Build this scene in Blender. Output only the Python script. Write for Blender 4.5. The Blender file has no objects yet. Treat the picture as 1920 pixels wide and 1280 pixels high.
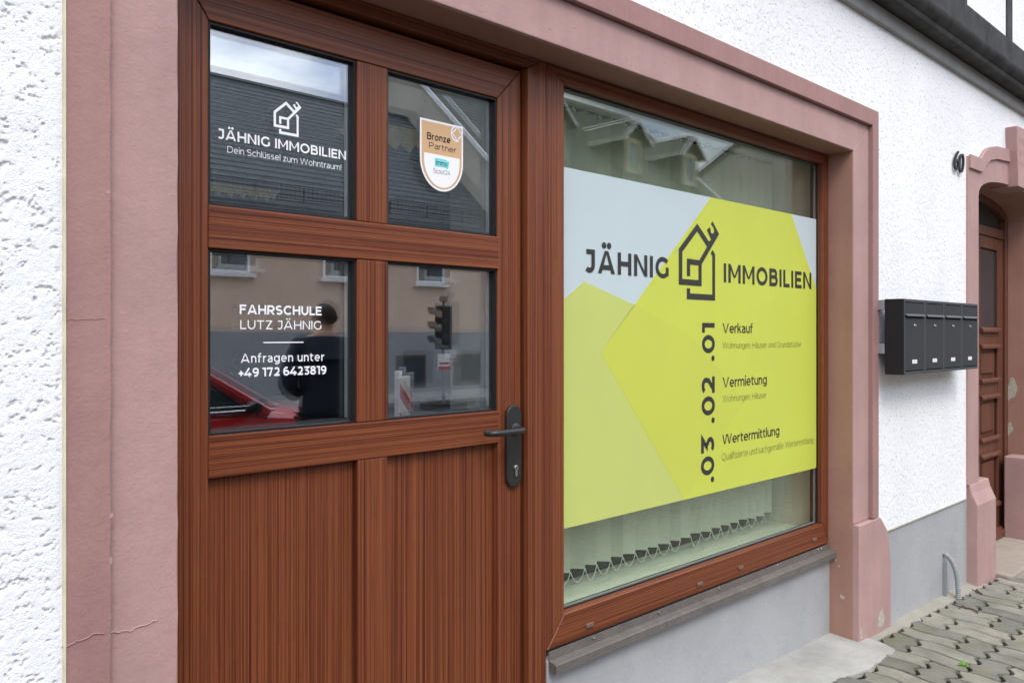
import bpy, bmesh, math, random
import numpy as np
from mathutils import Vector, Matrix
R = math.radians
random.seed(7)
S = bpy.context.scene
COL = S.collection

# ------------------------------------------------------------------ camera
FPX, HY, YAW = 1527.2, -13.8, R(43.506)
CAM = Vector((0, -1.70, 1.47))
cd = bpy.data.cameras.new("camera"); cam = bpy.data.objects.new("camera", cd); COL.objects.link(cam)
cam.location = CAM; cam.rotation_euler = (R(90), 0, -YAW)
cd.sensor_width = 36; cd.lens = FPX / 1920 * 36; cd.shift_y = HY / 1920
cd.clip_start = .05; cd.clip_end = 2000
S.camera = cam

# ------------------------------------------------------------------ sky, sun, exposure
SUN_EL, SUN_AZ = R(52), R(205)          # compass direction the light comes from, seen from above
W = bpy.data.worlds.new("World"); S.world = W; W.use_nodes = True
nt = W.node_tree; nt.nodes.clear()
def wn(t, **k):
    n = nt.nodes.new(t)
    for a, b in k.items(): setattr(n, a, b)
    return n
out = wn('ShaderNodeOutputWorld'); bg = wn('ShaderNodeBackground'); sky = wn('ShaderNodeTexSky')
sky.sky_type = 'NISHITA'; sky.sun_disc = False; sky.sun_elevation = SUN_EL; sky.sun_rotation = SUN_AZ
sky.air_density = 1.0; sky.dust_density = 1.5
tc = wn('ShaderNodeTexCoord'); mp = wn('ShaderNodeMapping'); mp.inputs['Scale'].default_value = (1, 1, 2.2)
n1 = wn('ShaderNodeTexNoise'); n1.inputs['Scale'].default_value = 2.6; n1.inputs['Detail'].default_value = 7; n1.inputs['Roughness'].default_value = .55
n2 = wn('ShaderNodeTexNoise'); n2.inputs['Scale'].default_value = 5.5; n2.inputs['Detail'].default_value = 5
r1 = wn('ShaderNodeValToRGB'); r1.color_ramp.elements[0].position = .30; r1.color_ramp.elements[1].position = .52
r2 = wn('ShaderNodeValToRGB'); r2.color_ramp.elements[0].position = .40; r2.color_ramp.elements[1].position = .60
r2.color_ramp.elements[0].color = (11.0, 12.6, 17.0, 1); r2.color_ramp.elements[1].color = (26, 26.4, 27.6, 1)
mx = wn('ShaderNodeMix', data_type='RGBA')
L = nt.links.new
L(tc.outputs['Generated'], mp.inputs['Vector']); L(mp.outputs[0], n1.inputs['Vector']); L(mp.outputs[0], n2.inputs['Vector'])
L(n1.outputs['Fac'], r1.inputs[0]); L(n2.outputs['Fac'], r2.inputs[0])
L(r1.outputs[0], mx.inputs[0]); L(sky.outputs[0], mx.inputs[6]); L(r2.outputs[0], mx.inputs[7])
sx_ = wn('ShaderNodeSeparateXYZ'); L(tc.outputs['Generated'], sx_.inputs[0])
zc = wn('ShaderNodeMath', operation='MAXIMUM'); zc.inputs[1].default_value = 0.; L(sx_.outputs['Z'], zc.inputs[0])
zm = wn('ShaderNodeMath', operation='MULTIPLY_ADD'); zm.inputs[1].default_value = .95; zm.inputs[2].default_value = .60; L(zc.outputs[0], zm.inputs[0])
vm = wn('ShaderNodeVectorMath', operation='SCALE'); L(mx.outputs[2], vm.inputs[0]); L(zm.outputs[0], vm.inputs['Scale'])
L(vm.outputs[0], bg.inputs['Color']); bg.inputs['Strength'].default_value = .10
L(bg.outputs[0], out.inputs['Surface'])
sl = bpy.data.lights.new("sun", 'SUN'); sl.energy = 1.5; sl.angle = R(20); sl.color = (1, .97, .92)
so = bpy.data.objects.new("sun", sl); COL.objects.link(so)
sd = Vector((math.sin(SUN_AZ) * math.cos(SUN_EL), math.cos(SUN_AZ) * math.cos(SUN_EL), math.sin(SUN_EL)))
so.rotation_euler = (-sd).to_track_quat('-Z', 'Y').to_euler(); so.location = (0, -6, 12)
S.view_settings.view_transform = 'Standard'; S.view_settings.look = 'None'
S.view_settings.gamma = 1; S.view_settings.use_curve_mapping = False
S.view_settings.exposure = 0.22
S.render.engine = 'CYCLES'
S.cycles.max_bounces = 12; S.cycles.transparent_max_bounces = 24; S.cycles.glossy_bounces = 4; S.cycles.diffuse_bounces = 4

# ------------------------------------------------------------------ photo pixel -> place
KD, R0 = 3e-8, 700.
def ray(x, y):
    dx, dy = x - 960, y - 640; s = 1 + KD * (dx * dx + dy * dy - R0 * R0)
    u, v = dx * s / FPX, (dy * s - HY) / FPX
    return Vector((math.cos(YAW) * u + math.sin(YAW), -math.sin(YAW) * u + math.cos(YAW), -v))
def onY(x, y, Y):
    r = ray(x, y); return CAM + r * ((Y - CAM.y) / r.y)
def onZ(x, y, Z):
    r = ray(x, y); return CAM + r * ((Z - CAM.z) / r.z)
def onX(x, y, X):
    r = ray(x, y); return CAM + r * ((X - CAM.x) / r.x)

# ------------------------------------------------------------------ materials
def srgb(r, g, b):
    f = lambda c: (c / 255 / 12.92) if c / 255 <= .04045 else ((c / 255 + .055) / 1.055) ** 2.4
    return (f(r), f(g), f(b), 1)
class NT:
    def __init__(s, name):
        s.m = bpy.data.materials.new(name); s.m.use_nodes = True; s.t = s.m.node_tree; s.t.nodes.clear()
        s.o = s.n('ShaderNodeOutputMaterial')
    def n(s, t, **k):
        x = s.t.nodes.new(t)
        for a, b in k.items():
            if a.startswith('i_'): x.inputs[a[2:].replace('_', ' ')].default_value = b
            else: setattr(x, a, b)
        return x
    def l(s, a, b): s.t.links.new(a, b)
    def coords(s, scale=(1, 1, 1), rnd=False):
        c = s.n('ShaderNodeTexCoord'); mp = s.n('ShaderNodeMapping'); mp.inputs['Scale'].default_value = scale
        s.l(c.outputs['Object'], mp.inputs['Vector'])
        if rnd:
            oi = s.n('ShaderNodeObjectInfo'); mu = s.n('ShaderNodeMath', operation='MULTIPLY'); mu.inputs[1].default_value = 37.
            s.l(oi.outputs['Random'], mu.inputs[0]); s.l(mu.outputs[0], mp.inputs['Location'])
        return mp.outputs[0]
    def noise(s, vec, scale, detail=4, rough=.55, dist=0):
        x = s.n('ShaderNodeTexNoise'); x.inputs['Scale'].default_value = scale; x.inputs['Detail'].default_value = detail
        x.inputs['Roughness'].default_value = rough; x.inputs['Distortion'].default_value = dist
        s.l(vec, x.inputs['Vector']); return x.outputs['Fac']
    def ramp(s, fac, stops):
        x = s.n('ShaderNodeValToRGB'); e = x.color_ramp.elements
        while len(e) < len(stops): e.new(.5)
        for i, (p, c) in enumerate(stops):
            e[i].position = p; e[i].color = tuple(c)[:3] + (1,) if hasattr(c, '__len__') else (c, c, c, 1)
        s.l(fac, x.inputs[0]); return x.outputs['Color']
    def mix(s, fac, a, b, blend='MIX'):
        x = s.n('ShaderNodeMix', data_type='RGBA', blend_type=blend)
        for i, v in ((0, fac), (6, a), (7, b)):
            if hasattr(v, 'is_linked') or hasattr(v, 'links'): s.l(v, x.inputs[i])
            else: x.inputs[i].default_value = v
        return x.outputs[2]
    def math(s, op, a, b=None):
        x = s.n('ShaderNodeMath', operation=op)
        for i, v in enumerate((a, b)):
            if v is None: continue
            if hasattr(v, 'links'): s.l(v, x.inputs[i])
            else: x.inputs[i].default_value = v
        return x.outputs[0]
    def bump(s, h, strength, dist, prev=None):
        x = s.n('ShaderNodeBump'); x.inputs['Strength'].default_value = strength; x.inputs['Distance'].default_value = dist
        s.l(h, x.inputs['Height'])
        if prev is not None: s.l(prev, x.inputs['Normal'])
        return x.outputs[0]
    def pbr(s, col, rough=.6, spec=.4, normal=None, metal=0, coat=0, **k):
        p = s.n('ShaderNodeBsdfPrincipled')
        for nm, v in (('Base Color', col), ('Roughness', rough)):
            if hasattr(v, 'links'): s.l(v, p.inputs[nm])
            else: p.inputs[nm].default_value = v
        p.inputs['Specular IOR Level'].default_value = spec; p.inputs['Metallic'].default_value = metal
        p.inputs['Coat Weight'].default_value = coat; p.inputs['Coat Roughness'].default_value = .06
        for a, v in k.items(): p.inputs[a.replace('_', ' ')].default_value = v
        if normal is not None: s.l(normal, p.inputs['Normal'])
        s.l(p.outputs[0], s.o.inputs['Surface']); s.p = p; return s.m
def sc(c, k): return (c[0] * k, c[1] * k, c[2] * k, 1)
def simple(name, col, rough=.6, spec=.4, var=.12, vs=6., bump=0., bs=60., metal=0, coat=0, rnd=False):
    t = NT(name); v = t.coords(rnd=rnd)
    f = t.noise(v, vs, 5)
    c = t.ramp(f, [(.3, sc(col, 1 - var)), (.7, sc(col, 1 + var))])
    nrm = None
    if bump: nrm = t.bump(t.noise(v, bs, 4), bump, .004)
    return t.pbr(c, rough, spec, nrm, metal, coat)
def wood(name, axis, lo, mid, hi, tight=1.0, rough=.42, bump=.25):
    t = NT(name)
    a, b = .45, 260 * tight
    scl = {'z': (b, b, a), 'x': (a, b, b)}[axis]
    v = t.coords(scl, rnd=True)
    f1 = t.noise(v, 1., 4, .65, .1)
    v2 = t.coords({'z': (34, 34, .35), 'x': (.35, 34, 34)}[axis], rnd=True)
    f2 = t.noise(v2, 1., 3, .5, .2)
    v3 = t.coords({'z': (600, 600, 9), 'x': (9, 600, 600)}[axis], rnd=True)
    f3 = t.noise(v3, 1., 2, .5)
    f = t.math('ADD', t.math('MULTIPLY', f1, .80), t.math('MULTIPLY', f2, .20))
    c = t.ramp(f, [(.37, lo), (.465, mid), (.585, hi), (.67, mid)])
    c = t.mix(t.math('MULTIPLY', t.math('GREATER_THAN', f3, .60), .30), c, lo)
    nrm = t.bump(t.math('ADD', f1, t.math('MULTIPLY', f3, .6)), bump, .0012)
    return t.pbr(c, rough, .32, nrm)
WLO, WMI, WHI = (.050, .0115, .0050, 1), (.128, .031, .0125, 1), (.235, .074, .027, 1)
M = {}
M['wood_v'] = wood('brown_wood_foil_vertical', 'z', WLO, WMI, WHI)
M['wood_h'] = wood('brown_wood_foil_horizontal', 'x', WLO, WMI, WHI)
M['oldwood_v'] = wood('old_brown_door_paint', 'z', (.062, .023, .013, 1), (.115, .042, .024, 1), (.165, .062, .036, 1), .3, .45, .3)
def plaster():
    t = NT('white_rough_plaster'); v = t.coords()
    n = t.noise(v, 42, 5, .6, .25); vo = t.n('ShaderNodeTexVoronoi'); vo.inputs['Scale'].default_value = 55
    t.l(v, vo.inputs['Vector'])
    h = t.math('MINIMUM', t.math('ADD', n, t.math('MULTIPLY', vo.outputs['Distance'], .10)), .55)
    pit = t.ramp(t.noise(t.coords((1, 1, 1.5)), 62, 5, .7), [(.355, .0), (.40, 1.)])
    big = t.noise(v, 2.2, 4)
    base = t.ramp(big, [(.35, (.80, .80, .79, 1)), (.7, (.86, .86, .85, 1))])
    c = t.mix(pit, (.36, .31, .25, 1), base)
    return t.pbr(c, .9, .2, t.bump(h, .8, .011))
M['plaster'] = plaster()
M['plaster_relief'] = simple('white_plaster_relief', (.84, .84, .85), .9, .2, .03, 5, .5, 320)
def paint(name, col, wear=.0):
    t = NT(name); v = t.coords()
    f = t.noise(v, 3.5, 6, .6); g = t.noise(v, 140, 3, .6)
    c = t.ramp(f, [(.3, sc(col, .84)), (.55, col), (.75, sc(col, 1.10))])
    st = t.noise(t.coords((14, 14, 1.2)), 1., 3)
    c = t.mix(.35, c, t.ramp(st, [(.35, sc(col, .86)), (.65, sc(col, 1.06))]))
    chip = t.ramp(t.noise(v, 23, 5, .65), [(.725, 0.), (.745, 1.)])
    c = t.mix(chip, c, sc(col, 1.35))
    nrm = t.bump(g, .30, .003); nrm = t.bump(t.noise(v, 26, 4), .22, .008, nrm)
    return t.pbr(c, .72, .3, nrm)
M['pink_outer'] = paint('old_rose_paint', (.345, .195, .175))
M['pink_inner'] = paint('pale_rose_paint', (.42, .265, .24))
M['pink_shaded'] = paint('rose_paint_shaded', (.35, .19, .14))  # rose paint darkened, the shade of the reveals is in the colour
M['cream_edge'] = simple('cream_edge_strip', (.62, .58, .42), .8, .2, .1, 20)
def greyplinth():
    t = NT('grey_plinth_paint'); v = t.coords()
    c = t.ramp(t.noise(v, 2.5, 5), [(.3, (.325, .325, .325, 1)), (.7, (.388, .388, .386, 1))])
    dirt = t.ramp(t.noise(v, 6, 7, .72), [(.52, 0.), (.72, .38)])
    c = t.mix(dirt, c, (.25, .26, .27, 1))
    sp = t.ramp(t.noise(v, 120, 2), [(.70, 0.), (.74, 1.)]); c = t.mix(sp, c, (.22, .22, .22, 1))
    return t.pbr(c, .8, .3, t.bump(t.noise(v, 55, 5), .35, .006))
M['plinth'] = greyplinth()
M['filler'] = simple('bare_filler_patch', (.42, .39, .31), .9, .2, .2, 60, .5, 150)
def concrete(name, col, var=.2):
    t = NT(name); v = t.coords()
    c = t.ramp(t.noise(v, 3, 7, .65), [(.3, sc(col, 1 - var)), (.7, sc(col, 1 + var * .6))])
    c = t.mix(t.ramp(t.noise(v, 160, 3), [(.62, 0.), (.72, .5)]), c, sc(col, .55))
    return t.pbr(c, .9, .2, t.bump(t.noise(v, 18, 6, .65), .8, .010, t.bump(t.noise(v, 90, 5), .6, .004)))
M['apron'] = concrete('pale_concrete', (.37, .36, .325), .28)
M['mortar'] = concrete('sandy_mortar', (.30, .28, .225))
M['stone_step'] = concrete('sandstone_step', (.36, .30, .24))
def paver():
    t = NT('concrete_paver'); v = t.coords(); oi = t.n('ShaderNodeObjectInfo')
    a = t.ramp(oi.outputs['Random'], [(0., (.15, .147, .122, 1)), (.3, (.22, .212, .172, 1)), (.7, (.26, .247, .198, 1)), (1., (.30, .28, .222, 1))])
    f = t.noise(v, 9, 6, .65); c = t.mix(.75, a, t.ramp(f, [(.3, (.55, .55, .55, 1)), (.7, (1.15, 1.15, 1.12, 1))]), 'MULTIPLY')
    moss = t.ramp(t.noise(v, 5, 5), [(.52, 0.), (.72, .45)]); c = t.mix(moss, c, (.15, .15, .065, 1))
    sp = t.ramp(t.noise(v, 260, 2), [(.66, 0.), (.70, 1.)]); c = t.mix(t.math('MULTIPLY', sp, .5), c, (.38, .36, .31, 1))
    sp2 = t.ramp(t.noise(v, 210, 2), [(.66, 0.), (.70, 1.)]); c = t.mix(t.math('MULTIPLY', sp2, .5), c, (.06, .06, .055, 1))
    return t.pbr(c, .9, .2, t.bump(t.noise(v, 240, 4), .5, .003))
M['paver'] = paver()
M['joint'] = simple('dark_joint_soil', (.028, .027, .022), .95, .1, .4, 30, .6, 120)
M['asphalt'] = simple('asphalt', (.055, .055, .056), .9, .2, .25, 4, .5, 120)
M['kerb'] = concrete('granite_kerb', (.28, .275, .265))
M['timber'] = simple('dark_grey_timber', (.042, .041, .039), .75, .25, .45, 9, .9, 22)
M['timber_lt'] = simple('grey_board', (.25, .25, .235), .6, .3, .12, 8, .2, 60)
M['gasket'] = simple('black_gasket', (.012, .012, .012), .5, .3, .1)
M['alu'] = simple('dull_aluminium_spacer', (.34, .36, .36), .45, .5, .08, 20, metal=.3)
M['dark_spacer'] = simple('dark_spacer', (.05, .055, .06), .5, .4, .1)
M['handle'] = simple('anthracite_handle_metal', (.030, .029, .027), .36, .5, .1, 30, metal=.2)
M['steel'] = simple('polished_steel', (.62, .60, .57), .25, .5, .06, 60, metal=1)
def sillmetal():
    t = NT('weathered_brown_aluminium'); v = t.coords()
    c = t.ramp(t.noise(v, 12, 6, .7), [(.3, (.11, .097, .085, 1)), (.7, (.17, .15, .132, 1))])
    c = t.mix(t.ramp(t.noise(v, 260, 3), [(.55, 0.), (.66, .55)]), c, (.25, .235, .21, 1))
    return t.pbr(c, .55, .4, t.bump(t.noise(v, 200, 3), .3, .002), .15)
M['sill'] = sillmetal()
M['cap'] = simple('brown_plastic_cap', (.17, .10, .075), .5, .4, .1, 30)
def filmmat(name, col):
    t = NT(name); v = t.coords(); c = t.ramp(t.noise(v, 3, 3), [(.3, sc(col, .98)), (.7, sc(col, 1.02))])
    p = t.n('ShaderNodeBsdfPrincipled'); p.inputs['Roughness'].default_value = .22; p.inputs['Specular IOR Level'].default_value = .5
    tl = t.n('ShaderNodeBsdfTranslucent'); mx = t.n('ShaderNodeMixShader'); mx.inputs[0].default_value = .30
    t.l(c, p.inputs['Base Color']); t.l(c, tl.inputs[0]); t.l(p.outputs[0], mx.inputs[1]); t.l(tl.outputs[0], mx.inputs[2])
    t.l(mx.outputs[0], t.o.inputs['Surface']); return t.m
M['film_pale'] = filmmat('pale_blue_film', (.70, .79, .80))
M['film_yellow'] = filmmat('yellow_green_film', (.745, .80, .125))
M['film_green'] = filmmat('soft_green_film', (.70, .765, .225))
M['film_over'] = filmmat('deeper_yellow_film', (.735, .775, .125))
M['print_dark'] = simple('charcoal_print', (.035, .035, .032), .4, .35, .03)
M['print_thin'] = simple('olive_grey_print', (.16, .18, .055), .4, .35, .03)
M['white_vinyl'] = simple('white_vinyl', (.86, .86, .86), .45, .3, .01)
M['script'] = simple('brown_script_print', (.075, .045, .03), .5, .3, .02)
M['bronze'] = simple('bronze_print', srgb(208, 170, 128), .4, .35, .02)
M['sticker_text'] = simple('dark_brown_print', (.03, .02, .018), .4, .3, .02)
M['teal'] = simple('teal_print', srgb(120, 214, 212), .4, .3, .02)
def glass(name, r0, tint, gcol):
    t = NT(name)
    g = t.n('ShaderNodeNewGeometry'); d = t.n('ShaderNodeVectorMath', operation='DOT_PRODUCT')
    t.l(g.outputs['Normal'], d.inputs[0]); t.l(g.outputs['Incoming'], d.inputs[1])
    c = t.math('SUBTRACT', 1., t.math('ABSOLUTE', d.outputs['Value']))
    f = t.math('ADD', r0, t.math('MULTIPLY', t.math('POWER', c, 5.), 1 - r0))
    tr = t.n('ShaderNodeBsdfTransparent'); tr.inputs[0].default_value = tint
    gl = t.n('ShaderNodeBsdfGlossy'); gl.inputs['Roughness'].default_value = 0.0; gl.inputs['Color'].default_value = gcol
    mx = t.n('ShaderNodeMixShader'); t.l(f, mx.inputs[0]); t.l(tr.outputs[0], mx.inputs[1]); t.l(gl.outputs[0], mx.inputs[2])
    t.l(mx.outputs[0], t.o.inputs['Surface']); return t.m
M['glass_door'] = glass('coated_door_glass', .155, (.97, .98, .97, 1), (.91, .955, 1, 1))
M['glass_window'] = glass('shop_window_glass', .046, (.970, .990, .958, 1), (.95, .98, 1, 1))
def blindmat():
    t = NT('white_blind_fabric'); oi = t.n('ShaderNodeObjectInfo'); v = t.coords()
    c = t.ramp(oi.outputs['Random'], [(0., (.78, .80, .70, 1)), (1., (.90, .92, .81, 1))])  # random tone per slat stands in for shading between the slats
    return t.pbr(c, .85, .2, t.bump(t.noise(v, 300, 3), .15, .004))
M['blind'] = blindmat()
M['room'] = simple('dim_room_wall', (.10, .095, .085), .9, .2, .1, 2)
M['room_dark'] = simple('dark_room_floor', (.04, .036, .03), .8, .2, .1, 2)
M['white_wall'] = simple('white_inner_wall', (.62, .61, .54), .85, .2, .04, 4, .2, 80)
M['cream_wall'] = simple('cream_inner_reveal', (.80, .77, .64), .85, .2, .06, 4, .2, 80)
def marble():
    t = NT('pale_window_board'); v = t.coords((1, 5, 1))
    c = t.ramp(t.noise(v, 7, 6, .6, 1.), [(.3, (.66, .70, .60, 1)), (.6, (.86, .88, .79, 1)), (.75, (.76, .78, .66, 1))])
    return t.pbr(c, .3, .4)
M['marble'] = marble()
M['mailbox'] = simple('anthracite_powder_coat', (.027, .028, .029), .65, .4, .05, 12, .25, 500)
M['mailbox_side_shaded'] = simple('anthracite_coat_shaded', (.012, .012, .013), .6, .3, .05, 12, .2, 500)  # anthracite coat darkened, shade on the cabinet side is painted in
M['mailbox_gap'] = simple('black_gap', (.008, .008, .008), .8, .1, .05)
M['mailbox_edge'] = simple('anthracite_edge', (.048, .051, .055), .5, .45, .05, 12)
M['paper'] = simple('white_name_card', (.80, .78, .78), .7, .3, .04, 60)
M['iron'] = simple('black_iron_number', (.018, .018, .018), .5, .4, .2, 40)
M['hose'] = simple('grey_corrugated_plastic', (.27, .295, .285), .5, .4, .1, 30)
M['leaf'] = simple('weed_leaf', (.12, .26, .03), .6, .3, .25, 40)
M['dry_leaf'] = simple('dry_brown_stem', (.13, .05, .03), .8, .2, .25, 40)
# across the street
def slate():
    t = NT('dark_slate'); c = t.n('ShaderNodeTexCoord'); br = t.n('ShaderNodeTexBrick')
    mp = t.n('ShaderNodeMapping'); mp.inputs['Scale'].default_value = (3.2, 3.2, 3.2); t.l(c.outputs['UV'], mp.inputs['Vector'])
    t.l(mp.outputs[0], br.inputs['Vector'])
    br.inputs['Color1'].default_value = (.060, .068, .072, 1); br.inputs['Color2'].default_value = (.085, .095, .10, 1)
    br.inputs['Mortar'].default_value = (.009, .010, .011, 1); br.inputs['Mortar Size'].default_value = .035; br.inputs['Scale'].default_value = 1.
    br.inputs['Brick Width'].default_value = .9; br.inputs['Row Height'].default_value = .6
    return t.pbr(br.outputs['Color'], .55, .4)
M['slate'] = slate()
M['roof_green'] = simple('dark_moss_roof', (.085, .09, .072), .7, .3, .2, 3, .4, 30)
M['beige'] = simple('beige_house_render', (.57, .41, .31), .9, .2, .06, 1.5, .2, 60)
M['beige2'] = simple('pale_grey_render', (.40, .37, .31), .9, .2, .1, 1.2, .2, 60)
M['plinth_far'] = simple('slate_grey_plinth', (.235, .24, .25), .85, .2, .08, 2)
M['trim_white'] = simple('white_trim', (.78, .78, .78), .6, .3, .04, 6)
M['cream_frame'] = simple('cream_window_frame', (.60, .50, .34), .6, .3, .06, 8)
M['brown_frame'] = simple('brown_frame', (.10, .06, .04), .5, .3, .1)
M['pane_far'] = simple('dark_far_pane', (.03, .035, .04), .08, .6, .2, 2)
M['pane_sky'] = simple('bluish_far_pane', (.20, .26, .30), .1, .6, .2, 2)
M['zinc'] = simple('zinc_gutter', (.10, .11, .125), .45, .5, .1, 4, metal=.3)
M['black_metal'] = simple('black_metal', (.012, .012, .012), .5, .4, .1)
M['car_red'] = simple('red_car_paint', (.40, .008, .010), .3, .4, .05, 2, coat=.5)
M['car_glass'] = simple('car_glass', (.02, .03, .035), .05, .7, .1)
M['chrome'] = simple('chrome', (.75, .75, .76), .12, .5, .03, metal=1)
M['tyre'] = simple('tyre_rubber', (.015, .015, .015), .8, .2, .1)
M['rim'] = simple('alloy_rim', (.42, .42, .43), .35, .5, .05, metal=.8)
M['lamp_glass'] = simple('headlight_glass', (.55, .57, .6), .1, .6, .05)
M['signal_black'] = simple('black_signal_housing', (.016, .013, .013), .55, .3, .1)
M['lens_red'] = simple('red_lens', (.14, .01, .01), .25, .5, .05)
M['lens_amber'] = simple('amber_lens', (.14, .07, .01), .25, .5, .05)
M['lens_green'] = simple('green_lens', (.01, .10, .05), .25, .5, .05)
M['sign_red'] = simple('sign_red', (.42, .03, .035), .5, .3, .05)
M['sign_white'] = simple('sign_white', (.78, .77, .75), .5, .3, .05)
M['galv'] = simple('galvanised_steel', (.30, .31, .32), .5, .4, .08, 10, metal=.4)
M['skin'] = simple('skin', (.42, .24, .17), .6, .3, .06, 12)
M['hair'] = simple('short_dark_hair', (.022, .016, .012), .7, .3, .3, 60, .5, 200)
M['jacket'] = simple('navy_jacket', (.018, .022, .034), .85, .2, .15, 14, .3, 150)
M['trousers'] = simple('dark_trousers', (.016, .016, .019), .85, .2, .1, 14)
M['shoe'] = simple('black_leather', (.012, .011, .010), .4, .4, .1)

# ------------------------------------------------------------------ builders
def wloc(o):
    v = Vector((0, 0, 0))
    while o: v += o.location; o = o.parent
    return v
def tag(o, label, cat, group=None, kind=None):
    if label: o['label'] = label
    if cat: o['category'] = cat
    if group: o['group'] = group
    if kind: o['kind'] = kind
    return o
def thing(name, label, cat, loc, group=None):
    o = bpy.data.objects.new(name, None); COL.objects.link(o); o.location = loc; o.empty_display_size = .1
    return tag(o, label, cat, group)
def link(name, me, mat, parent=None):
    if mat is not None: me.materials.append(M[mat] if isinstance(mat, str) else mat)
    o = bpy.data.objects.new(name, me); COL.objects.link(o)
    if parent: o.parent = parent
    return o
def ob(name, vf, mat, parent=None, bevel=0, seg=2, smooth=False, world=True, base=None):
    """one mesh object; vf = (verts, faces) in world coordinates"""
    V, F = vf
    off = Vector((0, 0, 0))
    if world:
        if parent: off = wloc(parent)
        elif base is not None: off = Vector(base)
    me = bpy.data.meshes.new(name)
    me.from_pydata([tuple(Vector(v) - off) for v in V], [], F)
    bm = bmesh.new(); bm.from_mesh(me)
    bmesh.ops.recalc_face_normals(bm, faces=bm.faces)
    if bevel:
        es = [e for e in bm.edges if len(e.link_faces) == 2 and e.calc_face_angle(0) > .5]
        bmesh.ops.bevel(bm, geom=es, offset=bevel, segments=seg, profile=.6, affect='EDGES', clamp_overlap=True)
    bm.to_mesh(me); bm.free()
    if smooth:
        for p in me.polygons: p.use_smooth = True
        me.set_sharp_from_angle(angle=R(38))
    o = link(name, me, mat, parent)
    if base is not None and not parent: o.location = base
    return o
def box(x0, x1, y0, y1, z0, z1):
    V = [(x, y, z) for x in (x0, x1) for y in (y0, y1) for z in (z0, z1)]
    return V, [(0, 1, 3, 2), (4, 6, 7, 5), (0, 4, 5, 1), (2, 3, 7, 6), (0, 2, 6, 4), (1, 5, 7, 3)]
def prism(poly, a, b, axis='y'):
    n = len(poly)
    mk = {'y': lambda p, t: (p[0], t, p[1]), 'x': lambda p, t: (t, p[0], p[1]), 'z': lambda p, t: (p[0], p[1], t)}[axis]
    V = [mk(p, a) for p in poly] + [mk(p, b) for p in poly]
    F = [tuple(range(n)), tuple(range(2 * n - 1, n - 1, -1))] + [(i, (i + 1) % n, n + (i + 1) % n, n + i) for i in range(n)]
    return V, F
def join(*parts):
    V, F = [], []
    for v, f in parts:
        k = len(V); V += list(v); F += [tuple(i + k for i in q) for q in f]
    return V, F
def tube(pts, r, n=10, cap=True):
    pts = [Vector(p) for p in pts]; V, F = [], []
    up = None
    for i, p in enumerate(pts):
        d = (pts[min(i + 1, len(pts) - 1)] - pts[max(i - 1, 0)]).normalized()
        if up is None: up = Vector((0, 0, 1)) if abs(d.z) < .9 else Vector((1, 0, 0))
        s = d.cross(up).normalized(); up = s.cross(d).normalized()
        rr = r[i] if hasattr(r, '__len__') else r
        for k in range(n):
            t = 2 * math.pi * k / n; V.append(tuple(p + s * rr * math.cos(t) + up * rr * math.sin(t)))
    for i in range(len(pts) - 1):
        for k in range(n): F.append((i * n + k, i * n + (k + 1) % n, (i + 1) * n + (k + 1) % n, (i + 1) * n + k))
    if cap: F.append(tuple(range(n))); F.append(tuple(range(len(V) - 1, len(V) - n - 1, -1)))
    return V, F
def lathe(prof, c, axis='z', n=20):
    """prof: (radius, along axis)"""
    V, F = [], []
    for r, h in prof:
        for k in range(n):
            t = 2 * math.pi * k / n; a, b = r * math.cos(t), r * math.sin(t)
            V.append({'z': (c[0] + a, c[1] + b, c[2] + h), 'y': (c[0] + a, c[1] + h, c[2] + b), 'x': (c[0] + h, c[1] + a, c[2] + b)}[axis])
    m = len(prof)
    for i in range(m - 1):
        for k in range(n): F.append((i * n + k, i * n + (k + 1) % n, (i + 1) * n + (k + 1) % n, (i + 1) * n + k))
    F.append(tuple(range(n))); F.append(tuple(range(m * n - 1, (m - 1) * n - 1, -1)))
    return V, F
def arc(cx, cz, rx, rz, a0, a1, n):
    return [(cx + rx * math.cos(R(a0 + (a1 - a0) * i / n)), cz + rz * math.sin(R(a0 + (a1 - a0) * i / n))) for i in range(n + 1)]
def noise2(x, z, cell, seed):
    """value noise on a lattice, numpy"""
    g = np.random.RandomState(seed).rand(256, 256)
    X, Z = x / cell, z / cell; i, j = np.floor(X).astype(int), np.floor(Z).astype(int); fx, fz = X - i, Z - j
    fx, fz = fx * fx * (3 - 2 * fx), fz * fz * (3 - 2 * fz); a = lambda p, q: g[p % 256, q % 256]
    return (a(i, j) * (1 - fx) + a(i + 1, j) * fx) * (1 - fz) + (a(i, j + 1) * (1 - fx) + a(i + 1, j + 1) * fx) * fz

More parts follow.
